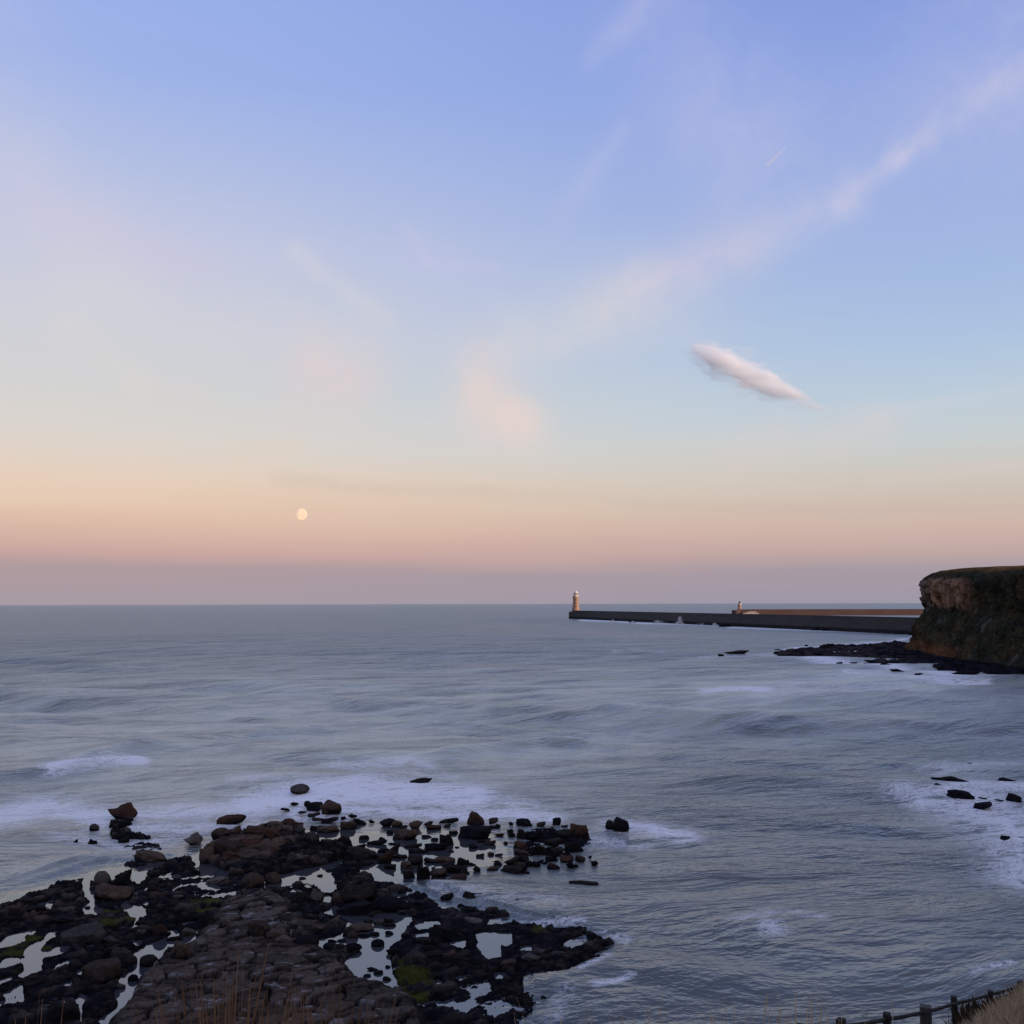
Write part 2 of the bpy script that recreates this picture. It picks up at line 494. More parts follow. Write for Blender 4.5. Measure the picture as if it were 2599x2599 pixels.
# blocks: the pavement's jointed cells run from lower left to upper right
th = math.radians(33)
ax_ = (GX * math.cos(th) + GY_ * math.sin(th)); ay_ = (-GX * math.sin(th) + GY_ * math.cos(th))
wx = (fbm(GX * .7, GY_ * .7, octv=3, seed=11) - .5) * 1.1
wy = (fbm(GX * .7, GY_ * .7, octv=3, seed=12) - .5) * 1.1
f1, f2, cid, dx1, dy1 = voronoi((ax_ + wx * .8) / 1.75, (ay_ + wy * .8) / 0.95, seed=21, jit=0.95)
gap = f2 - f1
tilt = (cid - .5) * dx1 * 0.55 + (((cid * 7.7) % 1) - .5) * dy1 * 0.55
joint = 1 - sstep(gap, 0.03, 0.15)
joint_g = 1 - sstep(gap, 0.03, 0.10)
g1, g2, gid, gx1, gy1 = voronoi((ax_ + wx * .6) / 0.85, (ay_ + wy * .6) / 0.6, seed=31, jit=0.95)
joint2 = (1 - sstep(g2 - g1, 0.02, 0.11)) * sstep(fbm(GX * .25, GY_ * .25, octv=2, seed=41), .45, .6)
c1, c2, kid, kx, ky = voronoi((GX + wx * .5) / 1.05, (GY_ + wy * .5) / 1.0, seed=51, jit=1.0)
d1, d2, lid, lx, ly = voronoi((GX + wy * .4) / 0.48, (GY_ + wx * .4) / 0.46, seed=61, jit=1.0)
low = fbm(GX * .13, GY_ * .13, octv=3, seed=71)
fineN = fbm(GX * 2.6, GY_ * 2.6, octv=3, seed=81) - .5
e1, e2, mid_, mx_, my_ = voronoi((ax_ + wx * .5) / 0.30, (ay_ + wy * .5) / 0.24, seed=66, jit=1.0)
def ang(idn, gx_, gy_, gap_, size, hh, p):
    r1 = (idn * 13.7) % 1 - .5; r2 = (idn * 29.3) % 1 - .5
    return np.maximum(0, (idn ** p) * hh + (gx_ * r1 + gy_ * r2) * size * 1.1) * sstep(gap_, 0.0, 0.2)
cob = np.maximum(ang(kid, kx, ky, c2 - c1, .30, .25, 2.2), ang(lid, lx, ly, d2 - d1, .17, .17, 1.7)) + ang(mid_, mx_, my_, e2 - e1, .08, .07, 1.2)
wet = fbm(ax_ * .55 + 11, ay_ * 1.1 - 4, octv=4, seed=77)
rough_h = -0.045 + (low - .5) * 0.36 + cob + (cid - .5) * .08 + fineN * 0.09 - sstep(wet, .55, .66) * .22
pave_h = 0.42 + (low - .5) * 0.3 + (cid - .5) * 0.2 + tilt * .45 - joint_g * 0.34 - joint2 * 0.12 + fineN * 0.11
slab_h = 0.30 + (low - .5) * 0.35 + (cid - .5) * 0.30 + tilt * .7 - joint * 0.28 + cob * .5 + fineN * .07
H = rough_h * (1 - pave) + pave_h * pave
k = sstep(slab, .15, .85)
H = H * (1 - k) + slab_h * k
prox = np.maximum(soft(POOLS, PX, PY, 34, 13), soft(LOWS, QX, QY, 20, 8) * .8)
prox = sstep(prox, .02, .45) * (1 - .6 * pave)
H = H * (1 - prox) + (-.045 + .34 * (H + .06)) * prox
L = np.clip(land * (1 - pool), 0, 1)
H = -0.62 + (H + 0.62 + 0.12) * sstep(L, 0.12, 0.72)
aw = sstep(awash, .1, .9) * (1 - land)
H = np.maximum(H, -0.62 + aw * (0.50 + cob * 0.75))
# a few stray dark stones standing in the pools
H = H + pool * land * 0.38 * (lid > .93) * sstep(d2 - d1, 0.0, 0.5)
keep = ((H[:-1, :-1] > -0.58) | (H[1:, 1:] > -0.58) | (H[1:, :-1] > -0.58) | (H[:-1, 1:] > -0.58))
reef_me = grid_mesh('reef', GX, GY_, H, keep)

def reef_h(x, y):
    i = int((y - RY0) / RS); j = int((x - RX0) / RS)
    if 0 <= i < H.shape[0] and 0 <= j < H.shape[1]:
        return float(H[i, j])
    return -0.6
# what the rock itself looks like: bare brown stone, black weed, green algae
bare = np.clip(pave * 1.15 + sstep(brown, .2, .8) * sstep(H, .1, .45) * .95, 0, 1)
stones = .30 * sstep(lid, .5, .9) * sstep(d2 - d1, .05, .2) * sstep(H, .02, .2) + .20 * sstep(mid_, .6, .95) * sstep(H, .02, .15) + .55 * sstep(kid, .7, .9) * sstep(c2 - c1, .05, .2) * sstep(H, .12, .3)
bare = np.clip(np.maximum(bare, stones), 0, 1)
bare *= np.clip(1 - 0.97 * sstep(joint, .15, .8) * pave, 0, 1) * (1 - .7 * joint2 * pave)
v = fbm(GX * .5, GY_ * .5, octv=4, seed=91)
tone = (0.50 + .75 * cid + .45 * (v - .5))[..., None]
stone = np.array([0.088, 0.072, 0.061]) * tone
warmc = np.array([0.098, 0.073, 0.060]) * tone
wm = sstep(fbm(GX * .3 + 9, GY_ * .3, octv=3, seed=95), .48, .64)[..., None]
stone = stone * (1 - wm * .6) + warmc * wm * .6
br = sstep(brown, .3, .8)[..., None] * .7
stone = stone * (1 - br) + np.array([0.10, 0.066, 0.047]) * tone * br
lich = sstep(fbm(GX * 1.7, GY_ * 1.7, octv=3, seed=97), .70, .80)[..., None] * pave[..., None]
stone = stone * (1 - lich) + np.array([.22, .21, .21]) * lich
weed = np.array([0.0075, 0.0072, 0.0095]) * (0.6 + 1.1 * kid[..., None] + .6 * lid[..., None])
colr = weed * (1 - bare[..., None]) + stone * bare[..., None]
al = (sstep(algae, .25, .8) * sstep(fbm(GX * .8, GY_ * .8, octv=3, seed=99), .38, .58))[..., None]
colr = colr * (1 - al) + np.array([0.052, 0.056, 0.014]) * (0.5 + v[..., None]) * al
cattr(reef_me, 'tint', colr)
fattr(reef_me, 'bare', bare)

m_reef, t, out = mat('reef_rock')
col = t.attr('tint', 'Color'); ba = t.attr('bare')
geo = t.new('ShaderNodeNewGeometry')
n1 = t.noise(geo.outputs['Position'], 4.5, 5, .65)
n2 = t.noise(geo.outputs['Position'], 21.0, 4, .6)
col = t.mix(1.0, col, t.ramp(n1, [(.25, (.45, .45, .46)), (.75, (1.5, 1.48, 1.46))]), 'MULTIPLY')
nb = t.bump(n1, 0.16, 1.0)
nb = t.bump(n2, 0.05, .9, nb)
principled(t, out, col, t.smooth(ba, 0, 1, .6, .9), nb, 0.0)
reef = obj('rock_shelf', reef_me, m_reef)
tag(reef, 'broken tidal rock shelf with jointed brown pavement, black weed and still pools', 'rock shelf', kind='structure')

# ================================================================== THE SEA
def sea_grid():
    fpx = F * 1024 / 2599.0
    inv = np.concatenate([np.linspace(1 / 30., 1 / 60000., 1000)])
    d = 1 / inv
    a0 = np.radians(np.linspace(-34, 34, 760))
    aL = np.radians(np.linspace(-110, -34.6, 50)); aR = np.radians(np.linspace(34.6, 110, 50))
    a = np.concatenate([aL, a0, aR])
    A, D = np.meshgrid(a, d)
    return A, D
A, D = sea_grid()
SX, SY = D * np.sin(A), D * np.cos(A)
SPX, SPY = project(SX, np.maximum(SY, 1.0), np.zeros_like(SX))
front = SY > 20
SPX = np.where(front, SPX, -9999)
calm = soft([HULL], SPX, SPY, 60, 24)
# sheltered water of the river mouth between the two piers
hA, hB = at(1443, 1570), at(2330, 1612)
hd = (hB - hA) / np.linalg.norm(hB - hA)
harb = sstep(-(SX - hA[0]) * hd[1] + (SY - hA[1]) * hd[0], 6, 20) * sstep((SX - hA[0]) * hd[0] + (SY - hA[1]) * hd[1], 60, 300) * (D < 1800)
calm = np.maximum(calm, harb * 0.93)
spacing = D * D * (1 / 30.) / 1000
rng = np.random.RandomState(5)
Z = np.zeros_like(D)
amp = (1 - sstep(calm, .0, .75)) * (1 - harb)
near = 0.35 + 0.65 * sstep(D, 60, 220)
for i in range(46):
    lam = 4.2 * (1.062 ** i)
    ang = math.radians(252 + rng.normal(0, 9 if lam > 18 else 26))     # travelling towards the shore
    kx, ky = math.cos(ang) * 2 * math.pi / lam, math.sin(ang) * 2 * math.pi / lam
    a = 0.0066 * lam ** 0.92
    fade = 1 - sstep(spacing, lam / 6.0, lam / 3.0)
    ph = rng.uniform(0, 6.28)
    wz = (SX * 0.12 * math.sin(i)) * 0
    Z += a * fade * np.sin(kx * SX + ky * SY + ph + 1.6 * fbm(SX / (lam * 4.6), SY / (lam * 3.6), octv=1, seed=200 + i))
gust = fbm(SX / 85., SY / 60., octv=3, seed=301)
Z *= amp * near * (0.62 + .65 * sstep(gust, .25, .75))
# single swells that rear up before the reef
def swell(pts, wpx, h):
    P = [tuple(at(px, py)[:2]) for px, py in pts]
    dd = line_dist(P, SX, SY)
    return h * np.exp(-(dd / wpx) ** 2)
Z += swell([(-60, 1968), (60, 1962), (130, 1955), (260, 1942), (340, 1935)], 2.2, 0.75) * amp
Z += swell([(1140, 1920), (1230, 1908), (1360, 1896), (1460, 1892)], 2.4, .95) * amp
Z += swell([(880, 1996), (1010, 1960), (1130, 1945)], 2.6, .35) * amp
Z += swell([(250, 1915), (420, 1890), (600, 1868), (800, 1850)], 2.6, .75) * amp
sea_me = grid_mesh('sea', SX, SY, Z)

foam = np.zeros_like(D)
def foam_line(pts, hw, s, ys=2.2):
    global foam
    x0 = min(p[0] for p in pts) - 5 * hw; x1 = max(p[0] for p in pts) + 5 * hw
    y0 = min(p[1] for p in pts) - 5 * hw; y1 = max(p[1] for p in pts) + 5 * hw
    msk = (SPX > x0) & (SPX < x1) & (SPY > y0) & (SPY < y1)
    if msk.any():
        dd = line_dist(pts, SPX[msk], SPY[msk], ys)
        foam[msk] = np.maximum(foam[msk], s * np.exp(-(dd / (hw * ys)) ** 2))
foam_line([(-20, 2070), (120, 2040), (250, 2070)], 36, .80)
foam_line([(250, 2070), (420, 2055), (560, 2050), (640, 2040)], 26, .66)
foam_line([(330, 2100), (470, 2100), (640, 2080)], 22, .55)
foam_line([(640, 2035), (760, 2015), (900, 2005), (1050, 2012), (1200, 2022)], 32, 1.0)
foam_line([(150, 2120), (300, 2150), (420, 2130)], 24, .42)
foam_line([(840, 1935), (1000, 1960), (1150, 1975)], 16, .38)
foam_line([(600, 1980), (760, 1975), (900, 1985)], 16, .4)
foam_line([(760, 2060), (950, 2050), (1150, 2062), (1300, 2058), (1400, 2068)], 20, .72)
foam_line([(1200, 2025), (1330, 2045)], 24, .55)
foam_line([(1560, 2090), (1640, 2098), (1740, 2120)], 22, .72)
foam_line([(1500, 2130), (1620, 2140)], 22, .4)
foam_line([(125, 1952), (200, 1940), (280, 1934), (350, 1936)], 15, 1.0)
foam_line([(900, 1942), (1050, 1932), (1090, 1950)], 12, .5)
foam_line([(1790, 1758), (1870, 1752), (1945, 1754)], 10, .8)
foam_line([(1930, 1770), (2100, 1745), (2300, 1735)], 14, .34)
foam_line([(1930, 1742), (2060, 1728), (2180, 1716)], 10, .34)
foam_line([(1990, 1668), (2100, 1679), (2240, 1690), (2320, 1702), (2430, 1714), (2620, 1722)], 5, .85)
foam_line([(2150, 1704), (2300, 1716), (2400, 1728), (2500, 1733)], 9, .62)
foam_line([(1960, 1652), (2040, 1644), (2130, 1637), (2240, 1631), (2318, 1618)], 3, .7)
foam_line([(2320, 1612), (2250, 1606), (2100, 1601), (1980, 1597), (1850, 1592)], 2.4, .8, 3)
foam_line([(1475, 1574), (1560, 1577), (1640, 1582), (1740, 1584), (1840, 1589)], 2.4, .9, 3)
foam_line([(1780, 1668), (1960, 1664)], 5, .5)
foam_line([(1560, 1657), (1610, 1650), (1680, 1656)], 4, .45)
foam_line([(2620, 2220), (2590, 2120), (2520, 2060), (2440, 2035)], 56, .62)
foam_line([(2290, 2010), (2360, 2030), (2440, 2045)], 26, .5)
foam_line([(2380, 1958), (2480, 1944), (2620, 1935)], 26, .42)
foam_line([(2340, 2030), (2440, 2000), (2620, 2010)], 22, .6)
foam_line([(1895, 2355), (1930, 2350), (1965, 2380)], 22, .48)
foam_line([(1950, 2325), (2080, 2340)], 12, .42)
foam_line([(1515, 2512), (1560, 2505), (1600, 2485)], 9, .6)
foam_line([(1440, 2520), (1400, 2580)], 16, .25)
foam_line([(2470, 2482), (2570, 2462)], 9, .5)
foam_line([(1130, 2262), (1300, 2290), (1420, 2300)], 24, .26)
foam_line([(1330, 2345), (1480, 2350), (1590, 2395)], 9, .45)
foam_line([(1540, 2430), (1460, 2470)], 9, .45)
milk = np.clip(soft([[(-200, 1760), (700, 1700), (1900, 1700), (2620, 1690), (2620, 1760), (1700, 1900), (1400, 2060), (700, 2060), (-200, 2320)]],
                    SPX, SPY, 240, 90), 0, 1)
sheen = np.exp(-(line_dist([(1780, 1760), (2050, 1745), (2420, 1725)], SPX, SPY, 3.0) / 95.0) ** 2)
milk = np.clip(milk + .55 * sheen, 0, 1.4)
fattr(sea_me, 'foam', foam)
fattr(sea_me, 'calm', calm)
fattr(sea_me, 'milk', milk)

m_sea, t, out = mat('sea_water')
pos = t.new('ShaderNodeNewGeometry').outputs['Position']
pos = t.vm('MULTIPLY', pos, (1, 1, 0))
fo, ca, mi = t.attr('foam'), t.attr('calm'), t.attr('milk')
rough_amt = t.m('SUBTRACT', 1.0, ca, clamp=True)
rot = t.mapping(pos, (1.0, 1.0, 1.0), (0, 0, math.radians(-16)))
rotw = t.vm('ADD', rot, t.vm('SCALE', t.noise(rot, .05, 2, .5, col=True), scale=6.0))
b1 = t.noise(t.vm('MULTIPLY', rotw, (.42, 1.0, 1)), .09, 6, .60, .4)       # chop, crests across the view
b2 = t.noise(t.vm('MULTIPLY', rotw, (.5, 1.0, 1)), .75, 5, .58, .5)
b3 = t.noise(t.vm('MULTIPLY', rotw, (.35, 1.0, 1)), .010, 4, .6, .3)
nb = t.bump(b3, 9.0, t.m('MULTIPLY', rough_amt, 1.0))
nb = t.bump(b1, 3.4, t.m('MULTIPLY', rough_amt, 1.0), nb)
bm_ = t.noise(t.vm('MULTIPLY', rot, (.38, 1.0, 1)), .26, 5, .6, .3)
nb = t.bump(bm_, 1.0, t.m('MULTIPLY', rough_amt, .9), nb)
nb = t.bump(b2, .26, t.m('MULTIPLY', rough_amt, .85), nb)
gl = t.new('ShaderNodeBsdfGlossy')
t.put(gl.inputs['Color'], (.91, .94, .93, 1))
t.put(gl.inputs['Roughness'], t.m('ADD', t.m('MULTIPLY', rough_amt, .27), .03))
t.l.new(nb, gl.inputs['Normal'])
df = t.new('ShaderNodeBsdfDiffuse')
stk = t.noise(t.vm('MULTIPLY', rot, (.34, 1.0, 1)), .085, 9, .68, .25)
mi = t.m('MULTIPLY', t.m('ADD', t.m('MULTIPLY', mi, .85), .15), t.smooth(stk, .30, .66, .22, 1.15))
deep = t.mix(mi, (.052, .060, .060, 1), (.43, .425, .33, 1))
deep = t.mix(t.smooth(ca, .2, .9), deep, (.045, .048, .055, 1))
t.put(df.inputs['Color'], deep)
fr = t.new('ShaderNodeFresnel')
t.put(fr.inputs['IOR'], t.m('ADD', t.m('MULTIPLY', t.smooth(ca, .2, .9), .60), 1.48))
t.l.new(nb, fr.inputs['Normal'])
fres = t.m('MINIMUM', t.m('MULTIPLY', fr.outputs[0], 1.0), t.m('ADD', t.m('MULTIPLY', t.smooth(ca, .2, .9), .45), .40))
mx = t.new('ShaderNodeMixShader')
t.put(mx.inputs[0], fres); t.l.new(df.outputs[0], mx.inputs[1]); t.l.new(gl.outputs[0], mx.inputs[2])
# foam: soft lace of bubbles
fn = t.noise(t.vm('MULTIPLY', rotw, (.55, 1, 1)), .55, 6, .66, 1.2)
fn2 = t.noise(t.vm('MULTIPLY', rotw, (.7, 1, 1)), 2.6, 5, .65, .8)
ridge = t.m('SUBTRACT', 1.0, t.m('ABSOLUTE', t.m('MULTIPLY', t.m('SUBTRACT', fn2, .5), 5.0)), clamp=True)
ridge2 = t.m('SUBTRACT', 1.0, t.m('ABSOLUTE', t.m('MULTIPLY', t.m('SUBTRACT', fn, .5), 5.0)), clamp=True)
fm = t.m('ADD', t.m('ADD', t.m('MULTIPLY', fn, .5), t.m('MULTIPLY', ridge, .26)), t.m('MULTIPLY', ridge2, .18))
fmask = t.smooth(t.m('ADD', fo, t.m('MULTIPLY', t.m('SUBTRACT', fm, .47), 2.7)), .36, 1.30)
fmask = t.m('MULTIPLY', fmask, t.smooth(fo, .02, .2))
fd = t.new('ShaderNodeBsdfDiffuse')
t.put(fd.inputs['Color'], (.88, .86, .86, 1))
mf = t.new('ShaderNodeMixShader')
t.put(mf.inputs[0], t.m('MULTIPLY', fmask, .92)); t.l.new(mx.outputs[0], mf.inputs[1]); t.l.new(fd.outputs[0], mf.inputs[2])
t.l.new(mf.outputs[0], out.inputs[0])
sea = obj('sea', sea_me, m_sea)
tag(sea, 'grey blue sea with low swell and foam breaking on the reef', 'sea', kind='structure')

bed = obj('seabed', grid_mesh('seabed', *np.meshgrid(np.linspace(-400, 400, 5), np.linspace(-400, 900, 5)), np.full((5, 5), -3.0)), m_reef)
cattr(bed.data, 'tint', np.full((25, 3), .02)); fattr(bed.data, 'bare', np.zeros(25))
tag(bed, 'dark seabed under the sea', 'seabed', kind='structure')

# ================================================================== HEADLAND AND COAST
m_cliff, t, out = mat('cliff_face')
col = t.attr('tint', 'Color')
pos = t.new('ShaderNodeNewGeometry').outputs['Position']
n1 = t.noise(t.vm('MULTIPLY', pos, (1, 1, .55)), .55, 6, .65)
n2 = t.noise(pos, 1.6, 5, .7)
col = t.mix(1.0, col, t.ramp(n2, [(.3, (.4, .4, .42)), (.7, (1.6, 1.55, 1.5))]), 'MULTIPLY')
col = t.mix(1.0, col, t.ramp(n1, [(.28, (.6, .6, .61)), (.72, (2.0, 1.92, 1.84))]), 'MULTIPLY')
nb = t.bump(n1, 2.2, 1.0); nb = t.bump(n2, 1.0, 1.0, nb)
principled(t, out, col, .95, nb, .0)

HP = np.array([(330, 500), (270, 486), (225, 470), (190, 452), (168, 436), (159.5, 419), (155, 398), (149, 372), (145, 345),
               (144, 322), (145, 300), (150, 280), (162, 258), (185, 235), (230, 210)], float)
def resample(P, step):
    # Catmull-Rom through the points, even spacing
    out_ = []
    for i in range(len(P) - 1):
        p0, p1, p2, p3 = P[max(i - 1, 0)], P[i], P[i + 1], P[min(i + 2, len(P) - 1)]
        for s in np.linspace(0, 1, 24, endpoint=False):
            out_.append(.5 * ((2 * p1) + (-p0 + p2) * s + (2 * p0 - 5 * p1 + 4 * p2 - p3) * s ** 2 + (-p0 + 3 * p1 - 3 * p2 + p3) * s ** 3))
    out_.append(P[-1])
    o = np.array(out_)
    s = np.concatenate([[0], np.cumsum(np.hypot(*np.diff(o, axis=0).T))])
    q = np.arange(0, s[-1], step)
    return np.stack([np.interp(q, s, o[:, 0]), np.interp(q, s, o[:, 1])], -1)
hp = resample(HP, .55)
tg = np.gradient(hp, axis=0); tg /= np.linalg.norm(tg, axis=1)[:, None]
nrm = np.stack([tg[:, 1], -tg[:, 0]], -1)       # outwards (towards the sea, left of the picture)
if nrm[len(nrm) // 2][0] > 0: nrm = -nrm
prof = np.array([(-2, 4.0), (1.5, 2.8), (3.2, 1.2), (5.5, .3), (9, -1.0), (13, -2.4), (16.5, -4.6), (18.6, -5.3), (21, -5.0), (24, -4.4),
                 (27.2, -3.7), (28.8, -4.2), (30.2, -5.6), (31.6, -8.2), (32.5, -11), (32.9, -17), (33.1, -26), (33.4, -40)])
pz = np.concatenate([np.arange(-2, 30.2, .42), [30.6, 31.1, 31.6, 32.05, 32.5, 32.7, 32.9, 33.0, 33.1, 33.25, 33.4]])
po = np.interp(pz, prof[:, 0], prof[:, 1])
cen = np.array([235.0, 352.0])
U = np.arange(len(hp)) * .55
UU, VZ = np.meshgrid(U, pz)
OO = np.repeat(po[:, None], len(hp), 1)
hscale = 1 - .055 * sstep(UU, 200, 300)
inn = np.minimum(OO, 0) - np.maximum(np.minimum(OO, 0), -9)   # the part further in than 9 m is pulled to the middle instead
OO = np.maximum(OO, -9)
bx = hp[None, :, 0] + nrm[None, :, 0] * OO
by = hp[None, :, 1] + nrm[None, :, 1] * OO
tow = cen[None, None, :] - np.stack([bx, by], -1)
dist = np.linalg.norm(tow, axis=-1, keepdims=True)
fac = np.clip(-inn / np.maximum(dist[..., 0], 1), 0, .9)
bx = bx + tow[..., 0] * fac; by = by + tow[..., 1] * fac
rockband = sstep(VZ, 17.5, 19.5) * (1 - sstep(VZ, 28.2, 30.0))
lump = (fbm(UU * .06, VZ * .09, octv=4, seed=401) - .5) * 5.5
lump += (fbm(UU * .25, VZ * .3, octv=4, seed=402) - .5) * 3.0 + (fbm(UU * .9, VZ * .9, octv=3, seed=407) - .5) * 1.3
jv = voronoi(UU / 3.4 + 3, VZ / 8.5 + (fbm(UU * .2, VZ * .2, octv=2, seed=404)) * .8, seed=403, jit=.9)
jf = (jv[2] - .5) * 2.6 - 1.5 * (1 - sstep(jv[1] - jv[0], 0, .16))
bed_ = voronoi(UU / 7.5, VZ / 1.7, seed=405, jit=.8)
jf = jf + (bed_[2] - .5) * .9
disp = lump * (1 - .5 * rockband) + jf * rockband
damp = 1 - sstep(VZ, 30, 33)
disp = disp * (0.12 + .88 * damp)
HXx = bx + nrm[None, :, 0] * disp; HYy = by + nrm[None, :, 1] * disp
HZz = VZ * hscale + (fbm(UU * .12, VZ * .1, octv=4, seed=406) - .5) * (1.2 + .8 * sstep(VZ, 29, 33)) + (fbm(UU * .8, VZ * .8, octv=2, seed=408) - .5) * .7 * sstep(VZ, 30, 32)
hd_me = grid_mesh('headland', HXx, HYy, HZz)
# colours of the face: sandstone band, scrub and grass, reddish foot
sv = fbm(UU * .11, VZ * .16, octv=4, seed=411); sv2 = fbm(UU * .4, VZ * .22, octv=4, seed=412); sv3 = fbm(UU * .05 + 7, VZ * .07, octv=3, seed=413)
scrub = np.array([.036, .037, .027]) * (.5 + 1.1 * sv2[..., None])
dryg = np.array([.062, .052, .030]) * (.6 + .8 * sv2[..., None])
s_ = sstep(sv, .52, .70)[..., None] * .9
ccol = scrub * (1 - s_) + dryg * s_
ubase = np.interp(np.arange(len(hp)), np.arange(len(hp)), hp[:, 1])   # y along the face
yy = np.repeat(hp[None, :, 1], len(pz), 0)
rb = rockband * sstep(yy, 338, 352) * sstep(sv2 + .35 * sstep(VZ, 19, 24), .30, .48)
sand = np.array([.235, .145, .095]) * (.55 + .9 * jv[2])[..., None]
grey = np.array([.125, .105, .092]) * (.55 + .9 * jv[2])[..., None]
gm = np.clip(sstep(yy, 398, 410)[..., None] * .8 + .2 * sv3[..., None], 0, 1)
sand = sand * (1 - gm) + grey * gm
ccol = ccol * (1 - rb[..., None]) + sand * rb[..., None]
pale = sstep(sv2, .68, .76)[..., None] * (1 - sstep(VZ, 18, 22))[..., None] * .6
ccol = ccol * (1 - pale) + np.array([.12, .115, .095]) * pale
ft = (1 - sstep(VZ, 4.2, 6.8)) * sstep(VZ, 1.8, 2.8) * sstep(yy, 335, 350)
ccol = ccol * (1 - ft[..., None]) + np.array([.125, .062, .034]) * ((.5 + sv) * ft)[..., None]
bl = 1 - sstep(VZ, 1.6, 2.6)
ccol = ccol * (1 - bl[..., None]) + np.array([.012, .012, .016]) * bl[..., None]
tp = sstep(VZ, 31.2, 32.3)
ccol = ccol * (1 - tp[..., None]) + np.array([.14, .085, .042]) * (.6 + .8 * sv2[..., None]) * tp[..., None]
cattr(hd_me, 'tint', ccol)
headland = obj('headland', hd_me, m_cliff)
tag(headland, 'tall headland cliff with sandstone band, dark scrub and grassy flat top', 'headland', kind='structure')

# the rest of the bay's shore, outside the frame to the right and behind, its height set to shade reef and bank
def coast_line(y):
    return np.interp(y, [-400, -60, 0, 30, 60, 100, 150, 200, 240, 262, 300, 330], [-10, 5, 20, 34, 60, 90, 122, 148, 166, 176, 215, 260])
cxg, cyg = np.meshgrid(np.linspace(-420, 420, 141), np.linspace(-420, 330, 126))
s1 = cxg - coast_line(cyg)
s2 = -(cyg + 8)
s_c = np.maximum(s1, s2)
chh = np.clip(s_c * 1.1, -3, 17.2) + sstep(s_c, 10, 120) * 15 + (fbm(cxg * .03, cyg * .03, octv=4, seed=501) - .5) * 5 * sstep(s_c, 8, 40)
coast_me = grid_mesh('coast', cxg, cyg, chh)
cc = np.array([.07, .062, .03]) * (.5 + fbm(cxg * .05, cyg * .05, octv=3, seed=502)[..., None])
cattr(coast_me, 'tint', cc)
coast = obj('coast_terrain', coast_me, m_cliff)
tag(coast, 'unseen grassy clifftop land curving round the bay, raised to shade the reef', 'coast', kind='structure')

# low black shelf at the foot of the headland
FOOT = [(1968, 1658), (2004, 1654), (2037, 1650), (2091, 1650), (2110, 1644), (2140, 1641), (2182, 1640), (2232, 1638), (2269, 1633), (2316, 1628),
        (2420, 1610), (2760, 1600), (2760, 1716), (2599, 1711), (2528, 1713), (2484, 1707), (2427, 1708), (2400, 1698), (2353, 1693), (2289, 1691),
        (2232, 1682), (2185, 1678), (2125, 1675), (2094, 1676), (2024, 1675), (1984, 1665)]
fx, fy = np.meshgrid(np.arange(92, 190, .5), np.arange(285, 520, .5))
fpx, fpy = project(fx, fy, np.zeros_like(fx))
fw = fbm(fx * .18, fy * .12, octv=4, seed=601) - .5
fl = soft([FOOT], fpx + fw * 26, fpy + fw * 3, 14, 2.0)
k1, k2, kd, _, _ = voronoi(fx / 2.6, fy / 3.0, seed=611, jit=1.0)
rise = sstep(fpx, 2150, 2420)
fh = -1.0 + sstep(fl, .05, .45) * (1.6 + rise * .6 + (kd ** 1.5) * .75 * sstep(k2 - k1, 0, .4) + (fbm(fx * .1, fy * .1, octv=3, seed=612) - .5) * 1.6)
fk = (fh[:-1, :-1] > -.9) | (fh[1:, 1:] > -.9) | (fh[1:, :-1] > -.9) | (fh[:-1, 1:] > -.9)
foot_me = grid_mesh('foot', fx, fy, fh, fk)
fc = np.array([.011, .0105, .014]) * (.4 + 1.4 * kd[..., None])
fb = (sstep(kd, .6, .9) * (1 - rise) * .6)[..., None]
fc = fc * (1 - fb) + np.array([.07, .055, .05]) * fb
cattr(foot_me, 'tint', fc); fattr(foot_me, 'bare', np.zeros(fh.size))
foot = obj('wave_cut_shelf', foot_me, m_reef)
tag(foot, 'low black wave-cut rock shelf jutting out from the headland foot', 'rock shelf', kind='structure')

# ================================================================== PIERS
m_stone, t, out = mat('pier_stone')
pos = t.new('ShaderNodeNewGeometry').outputs['Position']
bk = t.new('ShaderNodeTexNoise')
n1 = t.noise(t.vm('MULTIPLY', pos, (.05, .05, .6)), 1.0, 5, .6)
n2 = t.noise(pos, .4, 5, .6)
col = t.ramp(t.m('ADD', t.m('MULTIPLY', n1, .6), t.m('MULTIPLY', n2, .4)), [(.3, (.045, .043, .046)), (.7, (.078, .073, .074))])
sz = t.new('ShaderNodeSeparateXYZ'); t.l.new(pos, sz.inputs[0])
weedline = t.smooth(t.m('ADD', sz.outputs[2], t.m('MULTIPLY', t.m('SUBTRACT', n2, .5), 2.0)), 2.0, 3.4)
col = t.mix(weedline, (.022, .023, .023, 1), col)
principled(t, out, col, .9, t.bump(n2, .3, .6), .02)
m_granite, t, out = mat('sun_tinted_stone')
pos = t.new('ShaderNodeNewGeometry').outputs['Position']
zz = t.new('ShaderNodeSeparateXYZ'); t.l.new(pos, zz.inputs[0])
course = t.m('FRACT', t.m('MULTIPLY', zz.outputs[2], 1.25))
cj = t.smooth(course, .0, .08)
n1 = t.noise(pos, .8, 4, .6)
col = t.ramp(n1, [(.3, (.27, .165, .12)), (.7, (.38, .245, .18))])  # warm sunset light put into the colour of grey stone
col = t.mix(cj, t.mix(1.0, col, (.7, .7, .7, 1), 'MULTIPLY'), col)
principled(t, out, col, .85, None, .2)
m_white, t, out = mat('white_paint'); principled(t, out, (.62, .58, .55, 1), .5)
m_black, t, out = mat('dark_paint'); principled(t, out, (.03, .032, .035, 1), .5)
m_iron, t, out = mat('gallery_iron'); principled(t, out, (.20, .18, .17, 1), .6)
